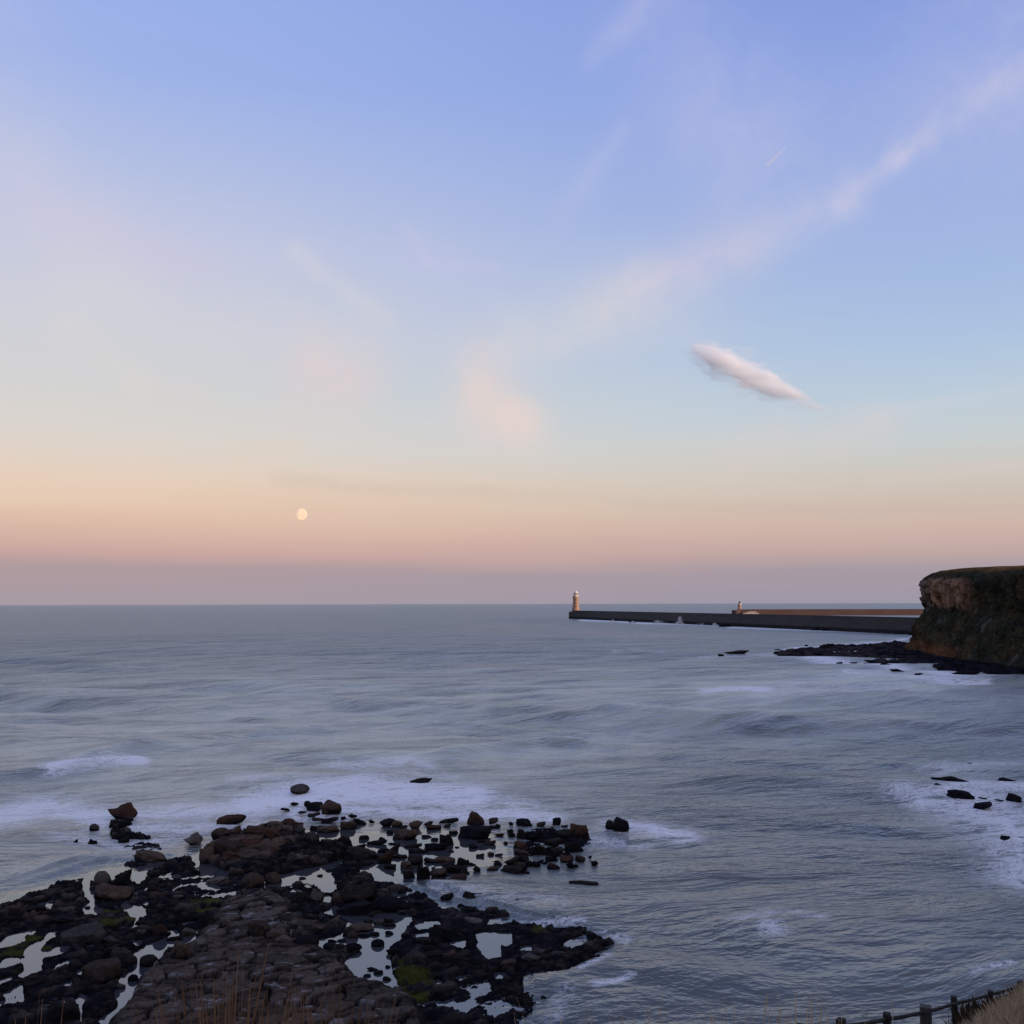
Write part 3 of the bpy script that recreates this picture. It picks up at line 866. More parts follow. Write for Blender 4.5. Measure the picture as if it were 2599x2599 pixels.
m_lens, t, out = mat('lantern_glass'); principled(t, out, (.12, .11, .11, 1), .12, None, .6)

m_stone2, t, out = mat('red_pier_stone')
pos = t.new('ShaderNodeNewGeometry').outputs['Position']
n1 = t.noise(t.vm('MULTIPLY', pos, (.04, .04, .5)), 1.0, 5, .6)
principled(t, out, t.ramp(n1, [(.3, (.085, .056, .05)), (.7, (.14, .088, .076))]), .9, None, .02)
def add_box(bm, x0, x1, y0, y1, z0, z1, taper=0.0):
    v = [bm.verts.new(p) for p in [(x0, y0, z0), (x1, y0, z0), (x1, y1, z0), (x0, y1, z0),
                                   (x0 + taper, y0 + taper, z1), (x1 - taper, y0 + taper, z1), (x1 - taper, y1 - taper, z1), (x0 + taper, y1 - taper, z1)]]
    for f in ((3, 2, 1, 0), (4, 5, 6, 7), (0, 1, 5, 4), (1, 2, 6, 5), (2, 3, 7, 6), (3, 0, 4, 7)):
        bm.faces.new([v[i] for i in f])
def add_lathe(bm, prof, n=32, cx=0.0, cy=0.0):
    rings = []
    for r, z in prof:
        rings.append([bm.verts.new((cx + r * math.cos(6.28318 * i / n), cy + r * math.sin(6.28318 * i / n), z)) for i in range(n)])
    for a, b in zip(rings[:-1], rings[1:]):
        for i in range(n):
            bm.faces.new((a[i], a[(i + 1) % n], b[(i + 1) % n], b[i]))
    bm.faces.new(rings[0][::-1]); bm.faces.new(rings[-1])
def add_tube(bm, a, b, r, n=8, r2=None):
    a, b = Vector(a), Vector(b)
    d = (b - a).normalized()
    u = d.orthogonal().normalized(); w = d.cross(u)
    r2 = r if r2 is None else r2
    A_ = [bm.verts.new(a + (u * math.cos(6.28318 * i / n) + w * math.sin(6.28318 * i / n)) * r) for i in range(n)]
    B_ = [bm.verts.new(b + (u * math.cos(6.28318 * i / n) + w * math.sin(6.28318 * i / n)) * r2) for i in range(n)]
    for i in range(n):
        bm.faces.new((A_[i], A_[(i + 1) % n], B_[(i + 1) % n], B_[i]))
    bm.faces.new(A_[::-1]); bm.faces.new(B_)
def part(name, parent, m, fn, smooth=False, label=None):
    bm = bmesh.new(); fn(bm)
    o = obj(name, bm_mesh(bm, name, smooth), m, parent)
    if label: o['label'] = label
    return o

def pier(label, A, B, top, width, parapet, group):
    """A: seaward end, B: landward end of the foot of the face one sees."""
    A, B = Vector(A), Vector(B)
    L_ = (B - A).length
    rz = math.atan2((B - A).y, (B - A).x)
    root = empty('pier', (A.x, A.y, 0), label, 'pier', group, rz)
    s = 1
    root['group'] = 'harbour piers'
    ms = m_stone if group == 'north' else m_stone2
    # local x runs inland, local y = s * behind the seen face
    def wall(bm):
        n = int(L_ / 12)
        secs = [(0.0, -3.0), (.5, 1.0), (.9, 1.0), (1.2, top), (width - 1.2, top), (width, -3.0)]
        rings = []
        for i in range(n + 1):
            x = L_ * i / n
            dz = .16 * math.sin(i * .9) + .1 * math.sin(i * 2.3)
            rings.append([bm.verts.new((x, s * y, z + (dz if z == top else 0))) for y, z in secs])
        for a, b in zip(rings[:-1], rings[1:]):
            for j in range(len(secs) - 1):
                bm.faces.new((a[j], a[j + 1], b[j + 1], b[j]))
        bm.faces.new(rings[0]); bm.faces.new(rings[-1][::-1])
    part('wall', root, ms, wall)
    def head(bm):
        # the broader head is a rounded drum
        add_lathe(bm, [(width * .62, -3), (width * .60, 1), (width * .585, top + .15)], 28, width * .5, s * width * .5)
    part('pier_head', root, ms, head)
    def par(bm):
        x = width * 1.15
        add_box(bm, x, L_, min(s * 1.25, s * 2.2), max(s * 1.25, s * 2.2), top - .3, top + parapet)
    part('parapet', root, ms, par)
    def walk(bm):
        add_box(bm, width * 1.2, L_, min(s * (width - 3.2), s * (width - 1.4)), max(s * (width - 3.2), s * (width - 1.4)), top - .3, top + .35)
    part('kerb', root, ms, walk)
    return root

NA = at(1443, 1570); NB = at(2330, 1612)
ndir = (NB - NA) / np.linalg.norm(NB - NA)
NB2 = NB + ndir * 150
north = pier('long dark stone pier in shadow, carrying the tall lighthouse at its end', (NA[0], NA[1], 0), (NB2[0], NB2[1], 0), 9.0, 14.0, 1.9, 'north')
SA = at_y(1860, 1566, 1730.0); SB = at_y(2420, 1566, 1690.0)
sdir = (SB - SA) / np.linalg.norm(SB - SA); SB = SB + sdir * 250
south = pier('distant reddish sunlit pier behind the dark one, with the small lighthouse', (SA[0], SA[1], 0), (SB[0], SB[1], 0), 8.4, 12.0, 1.5, 'south')

def lighthouse_tall(loc):
    r = empty('lighthouse', loc, 'tall sunlit stone lighthouse with white lantern at the end of the dark pier', 'lighthouse')
    part('plinth', r, m_granite, lambda bm: add_lathe(bm, [(5.6, 0), (5.6, 1.1), (5.25, 1.3)], 40), True)
    def tower(bm):
        add_lathe(bm, [(5.05, 1.3), (4.55, 3.0), (4.15, 5.2), (3.75, 8.5), (3.5, 12.0), (3.38, 16.4), (3.5, 17.0), (3.9, 17.5)], 40)
    tw = part('tower', r, m_granite, tower, True)
    for z in (5.5, 10.0, 14.2):
        def win(bm, z=z):
            add_box(bm, -.45, .45, -4.35 + (z - 5.5) * .07, -3.2, z, z + 1.5)
        part('window', r, m_black, win)
    def gal(bm):
        add_lathe(bm, [(4.15, 17.5), (4.3, 17.7), (4.3, 18.15), (3.9, 18.15)], 40)
    gl_ = part('gallery', r, m_granite, gal)
    def rail(bm):
        n = 20
        for i in range(n):
            a0, a1 = 6.28318 * i / n, 6.28318 * (i + 1) / n
            p0 = (4.05 * math.cos(a0), 4.05 * math.sin(a0)); p1 = (4.05 * math.cos(a1), 4.05 * math.sin(a1))
            add_tube(bm, (*p0, 18.1), (*p0, 19.25), .06, 5)
            for z in (18.6, 19.2):
                add_tube(bm, (*p0, z), (*p1, z), .05, 5)
    part('railing', gl_, m_white, rail)
    part('lantern_base', r, m_white, lambda bm: add_lathe(bm, [(2.9, 18.15), (2.9, 20.6), (3.1, 20.75), (3.1, 20.95), (2.4, 20.95)], 32), True)
    ln_ = part('lantern', r, m_lens, lambda bm: add_lathe(bm, [(2.15, 20.95), (2.15, 23.2)], 24), False)
    def bars(bm):
        for i in range(12):
            a = 6.28318 * i / 12
            p = (2.2 * math.cos(a), 2.2 * math.sin(a))
            add_tube(bm, (*p, 20.9), (*p, 23.25), .1, 5)
    part('glazing_bar', ln_, m_white, bars)
    dm_ = part('dome', r, m_white, lambda bm: add_lathe(bm, [(2.65, 23.2), (2.65, 23.5), (2.35, 24.3), (1.75, 25.1), (1.0, 25.7), (.5, 26.0), (.42, 26.5), (.2, 26.9)], 28), True)
    part('finial', dm_, m_iron, lambda bm: add_lathe(bm, [(.14, 26.8), (.1, 28.4), (.03, 29.0)], 8), True)
    return r
lpos = at_y(1461.5, 1547, NA[1] - 9)
lighthouse_tall((lpos[0] + .0, lpos[1] + .0, 9.1)).scale = (1.07, 1.07, 1.07)
def lighthouse_small(loc):
    r = empty('lighthouse', loc, 'small pale lighthouse with a dark cap on the far reddish pier', 'lighthouse')
    part('plinth', r, m_granite, lambda bm: add_lathe(bm, [(4.6, 0), (4.5, 1.2), (3.9, 1.6)], 32), True)
    part('tower', r, m_granite, lambda bm: add_lathe(bm, [(3.2, 1.6), (2.9, 3), (2.6, 9.2), (2.7, 9.5)], 32), True)
    part('gallery', r, m_white, lambda bm: add_lathe(bm, [(3.3, 9.5), (3.45, 9.7), (3.45, 10.6), (3.3, 10.6), (3.2, 9.9)], 32), False)
    part('lantern', r, m_lens, lambda bm: add_lathe(bm, [(1.5, 9.9), (1.5, 12.2)], 16), False)
    part('dome', r, m_black, lambda bm: add_lathe(bm, [(1.9, 12.2), (1.75, 13.0), (1.1, 13.9), (.4, 14.4), (.1, 15.4)], 20), True)
    return r
spos = at_y(1878, 1547, SA[1] + 4)
lighthouse_small((spos[0], spos[1] + 2, 8.5))
def hut_ramp(bm):
    add_box(bm, 0, 26, -3.0, -.3, -2, 4.2, .3)
    add_box(bm, 4, 22, -3.4, -.2, 4.2, 6.4, .6)
hp_ = empty('stone_landing', (SA[0] + sdir[0] * 16, SA[1] + sdir[1] * 16, 0), 'pale stone landing stage on the near side of the far pier head', 'landing stage', None, math.atan2(sdir[1], sdir[0]))
m_land, t, out = mat('pale_stone'); principled(t, out, t.ramp(t.noise(None, 3.0, 4), [(.3, (.32, .25, .22)), (.7, (.5, .4, .36))]), .9)
part('platform', hp_, m_land, lambda bm: add_box(bm, 0, 26, -3.0, -.3, -2, 4.2, .3))
part('steps', hp_, m_land, lambda bm: [add_box(bm, 4 + 2 * i, 22, -2.6 + .25 * i, -.2, 4.2 + i * .55, 4.75 + i * .55) for i in range(4)])

# ================================================================== BOULDERS
def rock_mesh(seed, flat, kind):
    rr = np.random.RandomState(seed)
    bm = bmesh.new()
    bmesh.ops.create_icosphere(bm, subdivisions=4, radius=1.0)
    P = np.array([v.co[:] for v in bm.verts])
    if kind != 'round':
        for i in range(16):
            n = rr.normal(size=3); n /= np.linalg.norm(n)
            if kind == 'block' and i < 5:
                n = np.array([[1, .2, .1], [-1, .15, .2], [.1, 1, .15], [.15, -1, .2], [.12, .05, 1]])[i] + rr.normal(size=3) * .12
                n /= np.linalg.norm(n)
            d = rr.uniform(.36, .78)
            k_ = P @ n - d
            P = P - np.clip(k_, 0, None)[:, None] * n[None, :] * .97
    if kind == 'wedge':
        k_ = np.clip((P[:, 0] + 1) / 2, 0, 1)
        P[:, 2] *= .25 + 1.2 * k_ ** 1.2
    f_ = (fbm(P[:, 0] * 1.6 + seed, P[:, 1] * 1.6, P[:, 2] * 1.6, 4, seed) - .5)
    f2_ = (fbm(P[:, 0] * 4.6 + seed, P[:, 1] * 4.6, P[:, 2] * 4.6, 4, seed + 9) - .5)
    nn = P / np.linalg.norm(P, axis=1)[:, None]
    P = P + nn * (f_ * .34 + f2_ * .26)[:, None]
    lo, hi = P.min(0), P.max(0)
    P = (P - (lo + hi) / 2) / (hi - lo)          # unit box
    P[:, 2] += .5
    for v_, p in zip(bm.verts, P):
        v_.co = p
    me = bm_mesh(bm, 'boulder', True)
    cv = fbm(P[:, 0] * 3, P[:, 1] * 3, P[:, 2] * 3, 4, seed + 3)
    wdm = 1 - sstep(P[:, 2] + (cv - .5) * .8, .34, .66)
    return me, wdm
def rock_mat(name, c1, c2, weedc=(.012, .012, .016)):
    m, t, out = mat(name)
    oi = t.new('ShaderNodeObjectInfo').outputs['Random']
    pos = t.new('ShaderNodeNewGeometry').outputs['Position']
    n1 = t.noise(pos, 2.2, 6, .68); n2 = t.noise(pos, 9.0, 4, .65)
    col = t.ramp(n1, [(.28, c1), (.72, c2)])
    col = t.mix(1.0, col, t.mix(oi, (.55, .57, .6, 1), (1.25, 1.2, 1.15, 1)), 'MULTIPLY')
    col = t.mix(t.attr('weed'), col, (*weedc, 1))
    nb = t.bump(n1, .25, 1.0); nb = t.bump(n2, .07, 1.0, nb)
    principled(t, out, col, .9, nb, .02)
    return m
RM = {'b': rock_mat('brown_rock', (.045, .033, .026), (.105, .078, .062)),
      'r': rock_mat('red_rock', (.05, .027, .021), (.088, .050, .037)),
      'g': rock_mat('grey_rock', (.06, .056, .05), (.12, .11, .098)),
      'd': rock_mat('dark_rock', (.014, .013, .014), (.04, .034, .031)),
      'k': rock_mat('black_rock', (.010, .010, .014), (.022, .021, .025))}
VAR = {}
BASE = {}
for kind, seeds in {'block': [3, 14, 25, 36], 'angular': [47, 58, 69, 71], 'round': [82, 93], 'wedge': [104]}.items():
    BASE[kind] = [rock_mesh(s, 0, kind) for s in seeds]
def variant(kind, i, mk, weedy=1.0):
    key = (kind, i % len(BASE[kind]), mk, weedy)
    if key not in VAR:
        me, wdm = BASE[kind][i % len(BASE[kind])]
        me = me.copy()
        fattr(me, 'weed', wdm * weedy)
        me.materials.append(RM[mk])
        VAR[key] = me
    return VAR[key]
rk = random.Random(11)
NB_ROCK = 0
def boulder(cx, by_, w, h, mk='b', kind=None, label=None, group='loose boulders of the reef', rz=None, name='boulder', flatten=None, tilt=None):
    global NB_ROCK
    zb = 0.0
    for _ in range(3):
        p = at(cx, by_, zb)
        zb = 0.5 * zb + 0.5 * max(0.0, reef_h(p[0], p[1]) - .05)
    p = at(cx, by_, zb)
    d = math.hypot(p[0], p[1])
    sl_ = math.hypot(d, 20 - zb)
    dep = math.atan2(20 - zb, d)
    wm_ = w * sl_ / F * 1.04
    vis = h * sl_ / F
    depth = wm_ * rk.uniform(.6, .85)
    hm = (vis - .62 * depth * math.sin(dep)) / math.cos(dep)
    if hm < .16 * wm_:
        hm = .16 * wm_ + .05
        depth = min(depth, max(.3 * wm_, (vis - hm * math.cos(dep)) / math.sin(dep) / .62)) if vis > hm * math.cos(dep) else .3 * wm_
    if kind is None:
        kind = rk.choice(['block', 'block', 'angular', 'angular'])
    me = variant(kind, rk.randrange(4), mk)
    o = bpy.data.objects.new(name, me)
    C.objects.link(o)
    u = Vector((p[0], p[1], 0)).normalized()
    c = Vector((p[0], p[1], 0)) + u * depth * .42
    o.location = (c.x, c.y, zb - .52 * hm)
    az_ = math.atan2(u.x, u.y)
    o.rotation_euler = (rk.uniform(-.2, .2), rk.uniform(-.24, .24), -az_ + (rk.uniform(-.35, .35) if rz is None else rz))
    o.scale = (wm_ * 1.08, depth * 1.1, hm * 1.6)
    NB_ROCK += 1
    tag(o, label, 'rock', group)
    return o
LB = 'dark boulder lying in the shallow field at the seaward edge of the reef'
LS = 'small dark stone in the shallow boulder field of the reef'
LW = 'dark rock awash in the ruffled water off the right edge of the reef'
LP = 'dark stone on the weed-covered shelf between the pools'
LSL = 'brown boulder perched on the raised slab beside the breaking surf'
LPO = 'small dark stone poking out of a still pool on the shelf'
notable = [
    (303, 2081, 59, 37, 'r', 'wedge', 'pointed reddish rock like a fin, rising from the surf at left'),
    (238, 2106, 20, 13, 'g', 'round', 'small grey-green boulder in milky water left of the weedy islet'),
    (380, 2190, 71, 25, 'b', 'block', 'flat brown rock on the small islet left of the raised slab'),
    (489, 2144, 40, 25, 'g', 'wedge', 'tilted grey-brown slab alone in the water left of the raised slab'),
    (590, 2087, 60, 21, 'r', 'angular', 'reddish rock awash in foam above the raised slab'),
    (762, 2010, 42, 19, 'g', 'round', 'olive-grey rock with a wave washing over it in the surf'),
    (1065, 1992, 54, 17, 'd', 'angular', 'dark rock farthest out, alone beyond the line of foam'),
    (839, 2064, 48, 31, 'b', 'angular', 'sharp-crested brown rock at the edge of the white surf'),
    (801, 2057, 37, 19, 'k', 'block', 'black block beside the sharp-crested brown rock in the surf'),
    (779, 2046, 16, 12, 'k', 'round', 'small black stone left of the black block in the surf'),
    (1204, 2094, 36, 31, 'r', 'angular', 'reddish upright boulder with a dark top at the foam line'),
    (1204, 2131, 72, 32, 'k', 'angular', 'big black humped boulder in the middle of the shallow field'),
    (1577, 2110, 40, 33, 'k', 'angular', 'big rounded black boulder at the right end of the boulder line'),
    (1546, 2104, 21, 20, 'd', 'round', 'smaller dark boulder touching the left side of the big rounded black one'),
    (1471, 2127, 47, 32, 'r', 'block', 'rust-brown block at the right end of the boulder cluster'),
    (979, 2193, 42, 32, 'r', 'angular', 'reddish lumpy rock standing in the bright pool beside the shelf'),
    (918, 2185, 77, 31, 'd', 'block', 'large dark flat-topped boulder at the right tip of the raised slab'),
    (845, 2158, 42, 26, 'd', 'angular', 'dark boulder with sloping top on the right end of the slab'),
    (879, 2156, 34, 30, 'd', 'block', 'upright dark brown boulder on the right end of the slab'),
    (574, 2176, 56, 36, 'b', 'block', 'large smooth brown block forming the left face of the slab'),
    (528, 2193, 33, 35, 'b', 'block', 'square brown block at the very left corner of the slab'),
    (647, 2253, 48, 35, 'b', 'round', 'big round brown boulder below the slab, left of the channel pool'),
    (691, 2242, 36, 26, 'b', 'round', 'rounded brown boulder at the left tip of the channel pool'),
    (913, 2292, 77, 46, 'd', 'block', 'big square black block with a brown top in the middle of the shelf'),
    (907, 2324, 84, 30, 'k', 'block', 'low black ledge in front of the big square block'),
    (989, 2313, 78, 34, 'k', 'round', 'black weed-covered mound right of the big square block'),
    (799, 2290, 29, 31, 'g', 'block', 'two-toned grey and tan block on the shelf beside the channel'),
    (763, 2292, 27, 24, 'd', 'block', 'dark cube-like stone left of the two-toned block'),
    (263, 2248, 34, 31, 'g', 'round', 'rounded grey boulder with a pale top at the left shore of the shelf'),
    (314, 2250, 44, 33, 'd', 'angular', 'lumpy dark boulder right of the rounded grey one at the left shore'),
    (283, 2288, 78, 38, 'b', 'block', 'large brown boulder below the rounded grey one at the left shore'),
    (215, 2396, 88, 33, 'g', 'block', 'long tan slab like a fallen log beside the green algae'),
    (280, 2396, 40, 17, 'g', 'angular', 'small tan stone at the right end of the log-like slab'),
    (375, 2453, 38, 26, 'd', 'round', 'dark egg-shaped stone in the narrow channel, larger of the two there'),
    (330, 2449, 28, 20, 'd', 'round', 'dark stone at the left edge of the narrow channel'),
    (340, 2490, 20, 15, 'k', 'round', 'little black stone alone in the widening of the narrow channel'),
    (411, 2377, 31, 26, 'r', 'round', 'reddish round stone between the small pools beside the pavement'),
    (474, 2375, 37, 20, 'g', 'angular', 'pale grey pointed stone at the top end of the narrow channel'),
    (455, 2440, 42, 40, 'b', 'block', 'tall block with a dark face at the corner of the cracked pavement'),
    (510, 2418, 40, 30, 'g', 'block', 'squarish grey block at the top left of the cracked pavement'),
    (657, 2381, 50, 36, 'b', 'block', 'ochre-brown cracked block at the top of the pavement'),
    (708, 2400, 56, 38, 'b', 'block', 'ochre-brown block at the pavement corner beside the small pool'),
    (571, 2359, 22, 25, 'g', 'block', 'small upright grey stone in the shadow above the pavement'),
    (780, 2405, 52, 29, 'k', 'round', 'black domed rock in the pool beside the pavement corner'),
    (917, 2365, 54, 20, 'b', 'round', 'reclining brown stone in the stream between the pools'),
    (881, 2377, 24, 21, 'b', 'round', 'upright brown stone leaning on the reclining one'),
    (898, 2381, 23, 18, 'b', 'round', 'pear-shaped brown stone in front of the reclining one'),
    (255, 2500, 76, 48, 'b', 'angular', 'lumpy brown rock mass left of the narrow channel'),
    (160, 2592, 68, 38, 'd', 'block', 'dark brown rock at the bottom left of the shelf'),
    (932, 2480, 17, 7, 'k', 'round', 'left one of the four stones in the large still pool'),
    (961, 2473, 21, 9, 'k', 'round', 'middle one of the four stones in the large still pool'),
    (981, 2489, 19, 9, 'd', 'round', 'greenish stone nearest the right shore of the large still pool'),
    (945, 2464, 24, 8, 'k', 'angular', 'uppermost weedy stone in the large still pool'),
    (1201, 2290, 50, 24, 'd', 'block', 'dark square-topped block in the ruffled water right of the shelf'),
    (1260, 2292, 52, 17, 'd', 'angular', 'flat dark rock right of the square-topped block in the water'),
    (1311, 2304, 26, 19, 'd', 'round', 'rounded dark stone, right one of a pair off the shelf'),
    (1288, 2310, 23, 14, 'k', 'round', 'black stone, left one of a pair off the shelf'),
    (1480, 2254, 67, 7, 'd', 'angular', 'low rock barely breaking the water right of the boulder field'),
    (2427, 1997, 103, 17, 'k', 'angular', 'longest flat black rock in the foam at the right edge of the bay'),
    (2386, 2005, 43, 14, 'k', 'angular', 'black rock in front of the left end of the longest flat rock'),
    (2454, 2010, 41, 14, 'd', 'round', 'dark humped rock in front of the right end of the longest flat rock'),
    (2437, 2030, 52, 21, 'k', 'block', 'nearest black block of the rock group in the right foam'),
    (2575, 1997, 72, 15, 'k', 'angular', 'flat black rock cut off by the right edge of the picture'),
    (2570, 2038, 29, 18, 'd', 'block', 'dark square rock in the foam near the right edge of the picture'),
    (2462, 1947, 14, 9, 'k', 'round', 'tiny black rock alone above the rock group at right'),
    (1866, 1661, 60, 9, 'd', 'angular', 'long dark skerry in the bay between the pier and the shelf'),
    (1829, 1665, 14, 5, 'k', 'round', 'small black rock just left of the long skerry in the bay'),
]
for a in notable:
    boulder(*a[:4], mk=a[4], kind=a[5], label=a[6])
# the loose boulders, by where they lie
field = [(318,2139,28,14),(193,2140,13,8),(235,2144,20,11),(144,2161,15,6)]
for a in field: boulder(*a, mk='k', label='small dark stone in the milky water left of the islet')
for a in [(561,2126,40,22),(598,2122,34,22),(650,2122,54,20),(700,2105,40,18),(732,2100,32,20),(753,2105,24,18),(729,2114,28,16),(705,2114,24,17),
          (685,2131,36,25),(582,2185,38,22),(618,2188,34,16),(685,2162,58,24),(535,2159,24,16),(636,2150,50,22),(600,2155,44,20)]:
    boulder(*a, mk=rk.choice('bbr'), label=LSL, group='boulders on the raised slab', kind=rk.choice(['block', 'round', 'angular']))
for a in [(q[0], q[1], q[2] * .9, q[3] * .8) for q in [(599,2222,37,22),(552,2245,51,20),(391,2228,21,14),(445,2231,25,12),(391,2247,50,17),(388,2265,35,19),(412,2255,21,15),
          (452,2282,27,13),(510,2288,35,12),(370,2350,45,20),(401,2347,19,12),(361,2375,23,19),(380,2375,21,17),(443,2388,37,10),(558,2342,39,23),
          (308,2509,20,16),(65,2298,56,19),(101,2286,30,13),(87,2314,50,20),(35,2326,27,20),(163,2346,62,28),(169,2314,39,14),(117,2563,39,13),
          (858,2288,35,26),(762,2112,28,9),(933,2342,19,16),(962,2348,26,15),(987,2342,27,13),(990,2352,33,7),(1120,2366,46,18),(1100,2430,60,20),  # first entry is a stone standing in for the shadow beside the big block
          (1075,2395,36,16),(1160,2438,50,18),(1000,2425,40,22),(1200,2345,46,16),(1350,2440,50,24),(1420,2430,40,18),(1290,2450,44,20),(590,2310,30,14),
          (690,2300,34,16),(730,2345,40,18),(810,2360,44,18),(845,2340,36,15),(770,2330,36,14),(240,2350,40,16),(300,2345,36,14)]]:
    boulder(*a, mk=rk.choice('bgddk'), label=LP, group='stones on the weedy shelf')
for a in [(925,2379,27,8),(950,2375,23,9),(987,2373,19,9),(843,2392,21,6),(867,2391,19,7),(835,2412,29,18),(865,2412,19,14),(894,2416,43,19),(959,2403,29,17),
          (984,2457,12,6),(222,2306,12,5),(812,2225,14,5),(768,2232,16,5),(835,2212,12,5)]:
    boulder(*a, mk='k', label=LPO, group='stones standing in the pools', kind='round')
big = [(807,2084,31,8),(838,2088,48,15),(835,2114,58,20),(796,2109,26,11),(886,2105,40,23),(911,2094,34,16),(924,2131,30,15),(977,2099,40,23),
       (942,2088,17,9),(957,2145,51,14),(917,2152,28,10),(798,2073,30,10),(1009,2100,31,22),(1047,2104,40,23),(1088,2096,27,15),(1101,2106,38,13),(1027,2133,64,29),(1139,2088,58,12),
       (1252,2088,29,11),(1330,2095,40,14),(1412,2094,23,17),(1397,2108,23,11),(1428,2126,46,26),(1354,2129,39,21),(1325,2127,35,23),(1267,2123,35,10),(1136,2146,45,30),(1105,2160,56,25),
       (1061,2166,50,13),(1050,2154,50,12),(1011,2179,43,15),(1051,2197,39,32),(1033,2205,29,21),(1096,2191,43,15),(1127,2189,50,22),(1172,2197,31,22),(990,2207,29,13),(1041,2230,29,21),
       (1075,2232,43,38),(1115,2228,37,31),(1156,2216,54,25),(1164,2246,54,25),(1180,2220,30,11),(1319,2154,39,19),(1325,2170,43,15),(1368,2166,43,23),(1402,2147,43,23),(1414,2162,43,12),
       (1459,2162,47,27),(1300,2197,39,23),(1327,2193,31,23),(1302,2217,58,20),(1317,2209,35,20),(1438,2188,35,21),(1449,2203,27,17),(1249,2209,39,12),(974,2164,31,12),(1003,2162,27,19),(1113,2238,46,8)]
for a in big: boulder(a[0], a[1], a[2] * rk.uniform(.72, 1.0), a[3] * rk.uniform(.75, 1.0), mk=rk.choice('bbdddkkr'), label=LB)
small = [(724,2057,21,6),(747,2043,20,7),(767,2064,21,6),(895,2074,21,8),(873,2079,12,7),(1375,2098,21,11),(1249,2102,19,7),(1152,2117,23,8),(1198,2196,21,6),(1220,2176,19,9),(1246,2171,16,9),
         (1267,2173,19,4),(1201,2154,19,11),(1245,2146,27,11),(1160,2152,11,4),(1344,2197,20,12),(1360,2199,19,12),(1373,2189,17,7),(1403,2205,27,12),(1408,2184,16,14),(1471,2186,23,12),
         (1497,2178,10,6),(1511,2195,16,10),(1263,2197,19,12),(1212,2213,17,15),(1082,2126,23,6),(1135,2100,19,8)]
for a in small: boulder(*a, mk=rk.choice('dkkb'), label=LS, group='small stones of the boulder field')
for i in range(34):
    cx = rk.uniform(960, 1500); by_ = rk.uniform(2092, 2205)
    boulder(cx, by_, rk.uniform(10, 22), rk.uniform(5, 11), mk=rk.choice('dkk'), label=LS, group='small stones of the boulder field')
for a in [(1255,2261,39,12),(1119,2256,35,12),(1226,2290,16,12),(1137,2287,31,15),(1189,2314,35,15),(1417,2287,18,14),(1386,2280,17,9),(1363,2283,10,6),(1333,2270,19,7),(1455,2294,19,8),(1425,2320,29,9),
          (1170,2302,20,8),(1546,2380,24,8)]:
    boulder(*a, mk=rk.choice('dk'), label=LW, group='rocks awash off the reef')
for a in [(2578,2017,26,5),(2497,2050,38,11),(2360,1990,11,5),(2552,2131,20,8),(2495,2032,20,6),(2535,2036,18,6),(2368,1999,10,4)]:
    boulder(*a, mk='k', label='small black rock awash in the foam near the right edge of the bay', group='rocks in the right foam')
for a in [(1976,1654,14,7),(2131,1686,14,5),(2165,1684,20,4),(2199,1690,15,7),(2219,1686,14,6),(2252,1693,28,9),(2280,1707,40,6),(2332,1712,18,4),(2047,1640,8,4),(2452,1712,60,8),(2060,1652,20,8),(2092,1648,24,12),(2110,1644,22,10),(2235,1639,14,6)]:
    boulder(*a, mk='k', label='black rock in the surf along the edge of the low headland shelf', group='rocks off the headland shelf')
for a in [(1560,1577,18,5),(1606,1580,16,7),(1820,1588,26,7),(1842,1591,30,8),(2070,1600,24,6),(2095,1601,18,8),(2180,1604,16,6),(2290,1610,30,7),(2312,1612,22,6)]:
    boulder(*a, mk='k', label='black rock at the foot of the dark pier wall', group='rocks at the foot of the pier')

# ================================================================== SPRAY against the pier
def spray_cloud(name, label, spots, seed):
    rs = np.random.RandomState(seed)
    V, Fc = [], []
    for (px, py, wpx, hpx, n) in spots:
        b = at(px, py)
        u = np.array([b[0], b[1]]) / math.hypot(b[0], b[1])
        s_px = math.hypot(b[0], b[1]) / F
        for i in range(n):
            k = rs.rand() ** 1.9
            wid = wpx * (1 - .75 * k)
            x = rs.normal(0, .35) * wid * s_px; z = k * hpx * s_px * (1 - .5 * rs.rand()); dd = rs.normal(0, 1.0) - 2
            c = np.array([b[0] + u[1] * x + u[0] * dd, b[1] - u[0] * x + u[1] * dd, z + .1])
            r = rs.uniform(.1, .34)
            i0 = len(V)
            for q in ((1, 0, -.7), (-1, 0, -.7), (0, 1, .7), (0, -1, .7)):
                V.append(c + np.array(q) * r)
            Fc += [(i0, i0 + 1, i0 + 2), (i0, i0 + 3, i0 + 1), (i0, i0 + 2, i0 + 3), (i0 + 1, i0 + 3, i0 + 2)]
    m, t, out = mat('spray_droplets')
    principled(t, out, (.8, .8, .82, 1), .6)
    o = obj(name, raw_mesh(name, V, Fc), m)
    tag(o, label, 'spray', kind='stuff')
    return o
spray_cloud('sea_spray', 'white spray thrown up against the foot of the dark pier',
            [(1726, 1584, 14, 21, 900), (1670, 1582, 34, 9, 260), (1790, 1586, 30, 8, 220), (1556, 1577, 14, 5, 120), (1606, 1581, 14, 6, 130), (1815, 1588, 18, 7, 140)], 3)

# small white board at the foot of the cliff
bx_ = at_y(2497, 1636, 331)
bd = empty('sign_board', (bx_[0] - 1.2, bx_[1], bx_[2] - 1.2), 'tiny white board standing at the foot of the headland cliff', 'sign board', None, math.radians(60))
part('board', bd, m_white, lambda bm: add_box(bm, -.45, .45, -.05, .05, .7, 1.9))
part('post', bd, m_iron, lambda bm: add_box(bm, -.06, .06, -.06, .06, -1.5, .7))

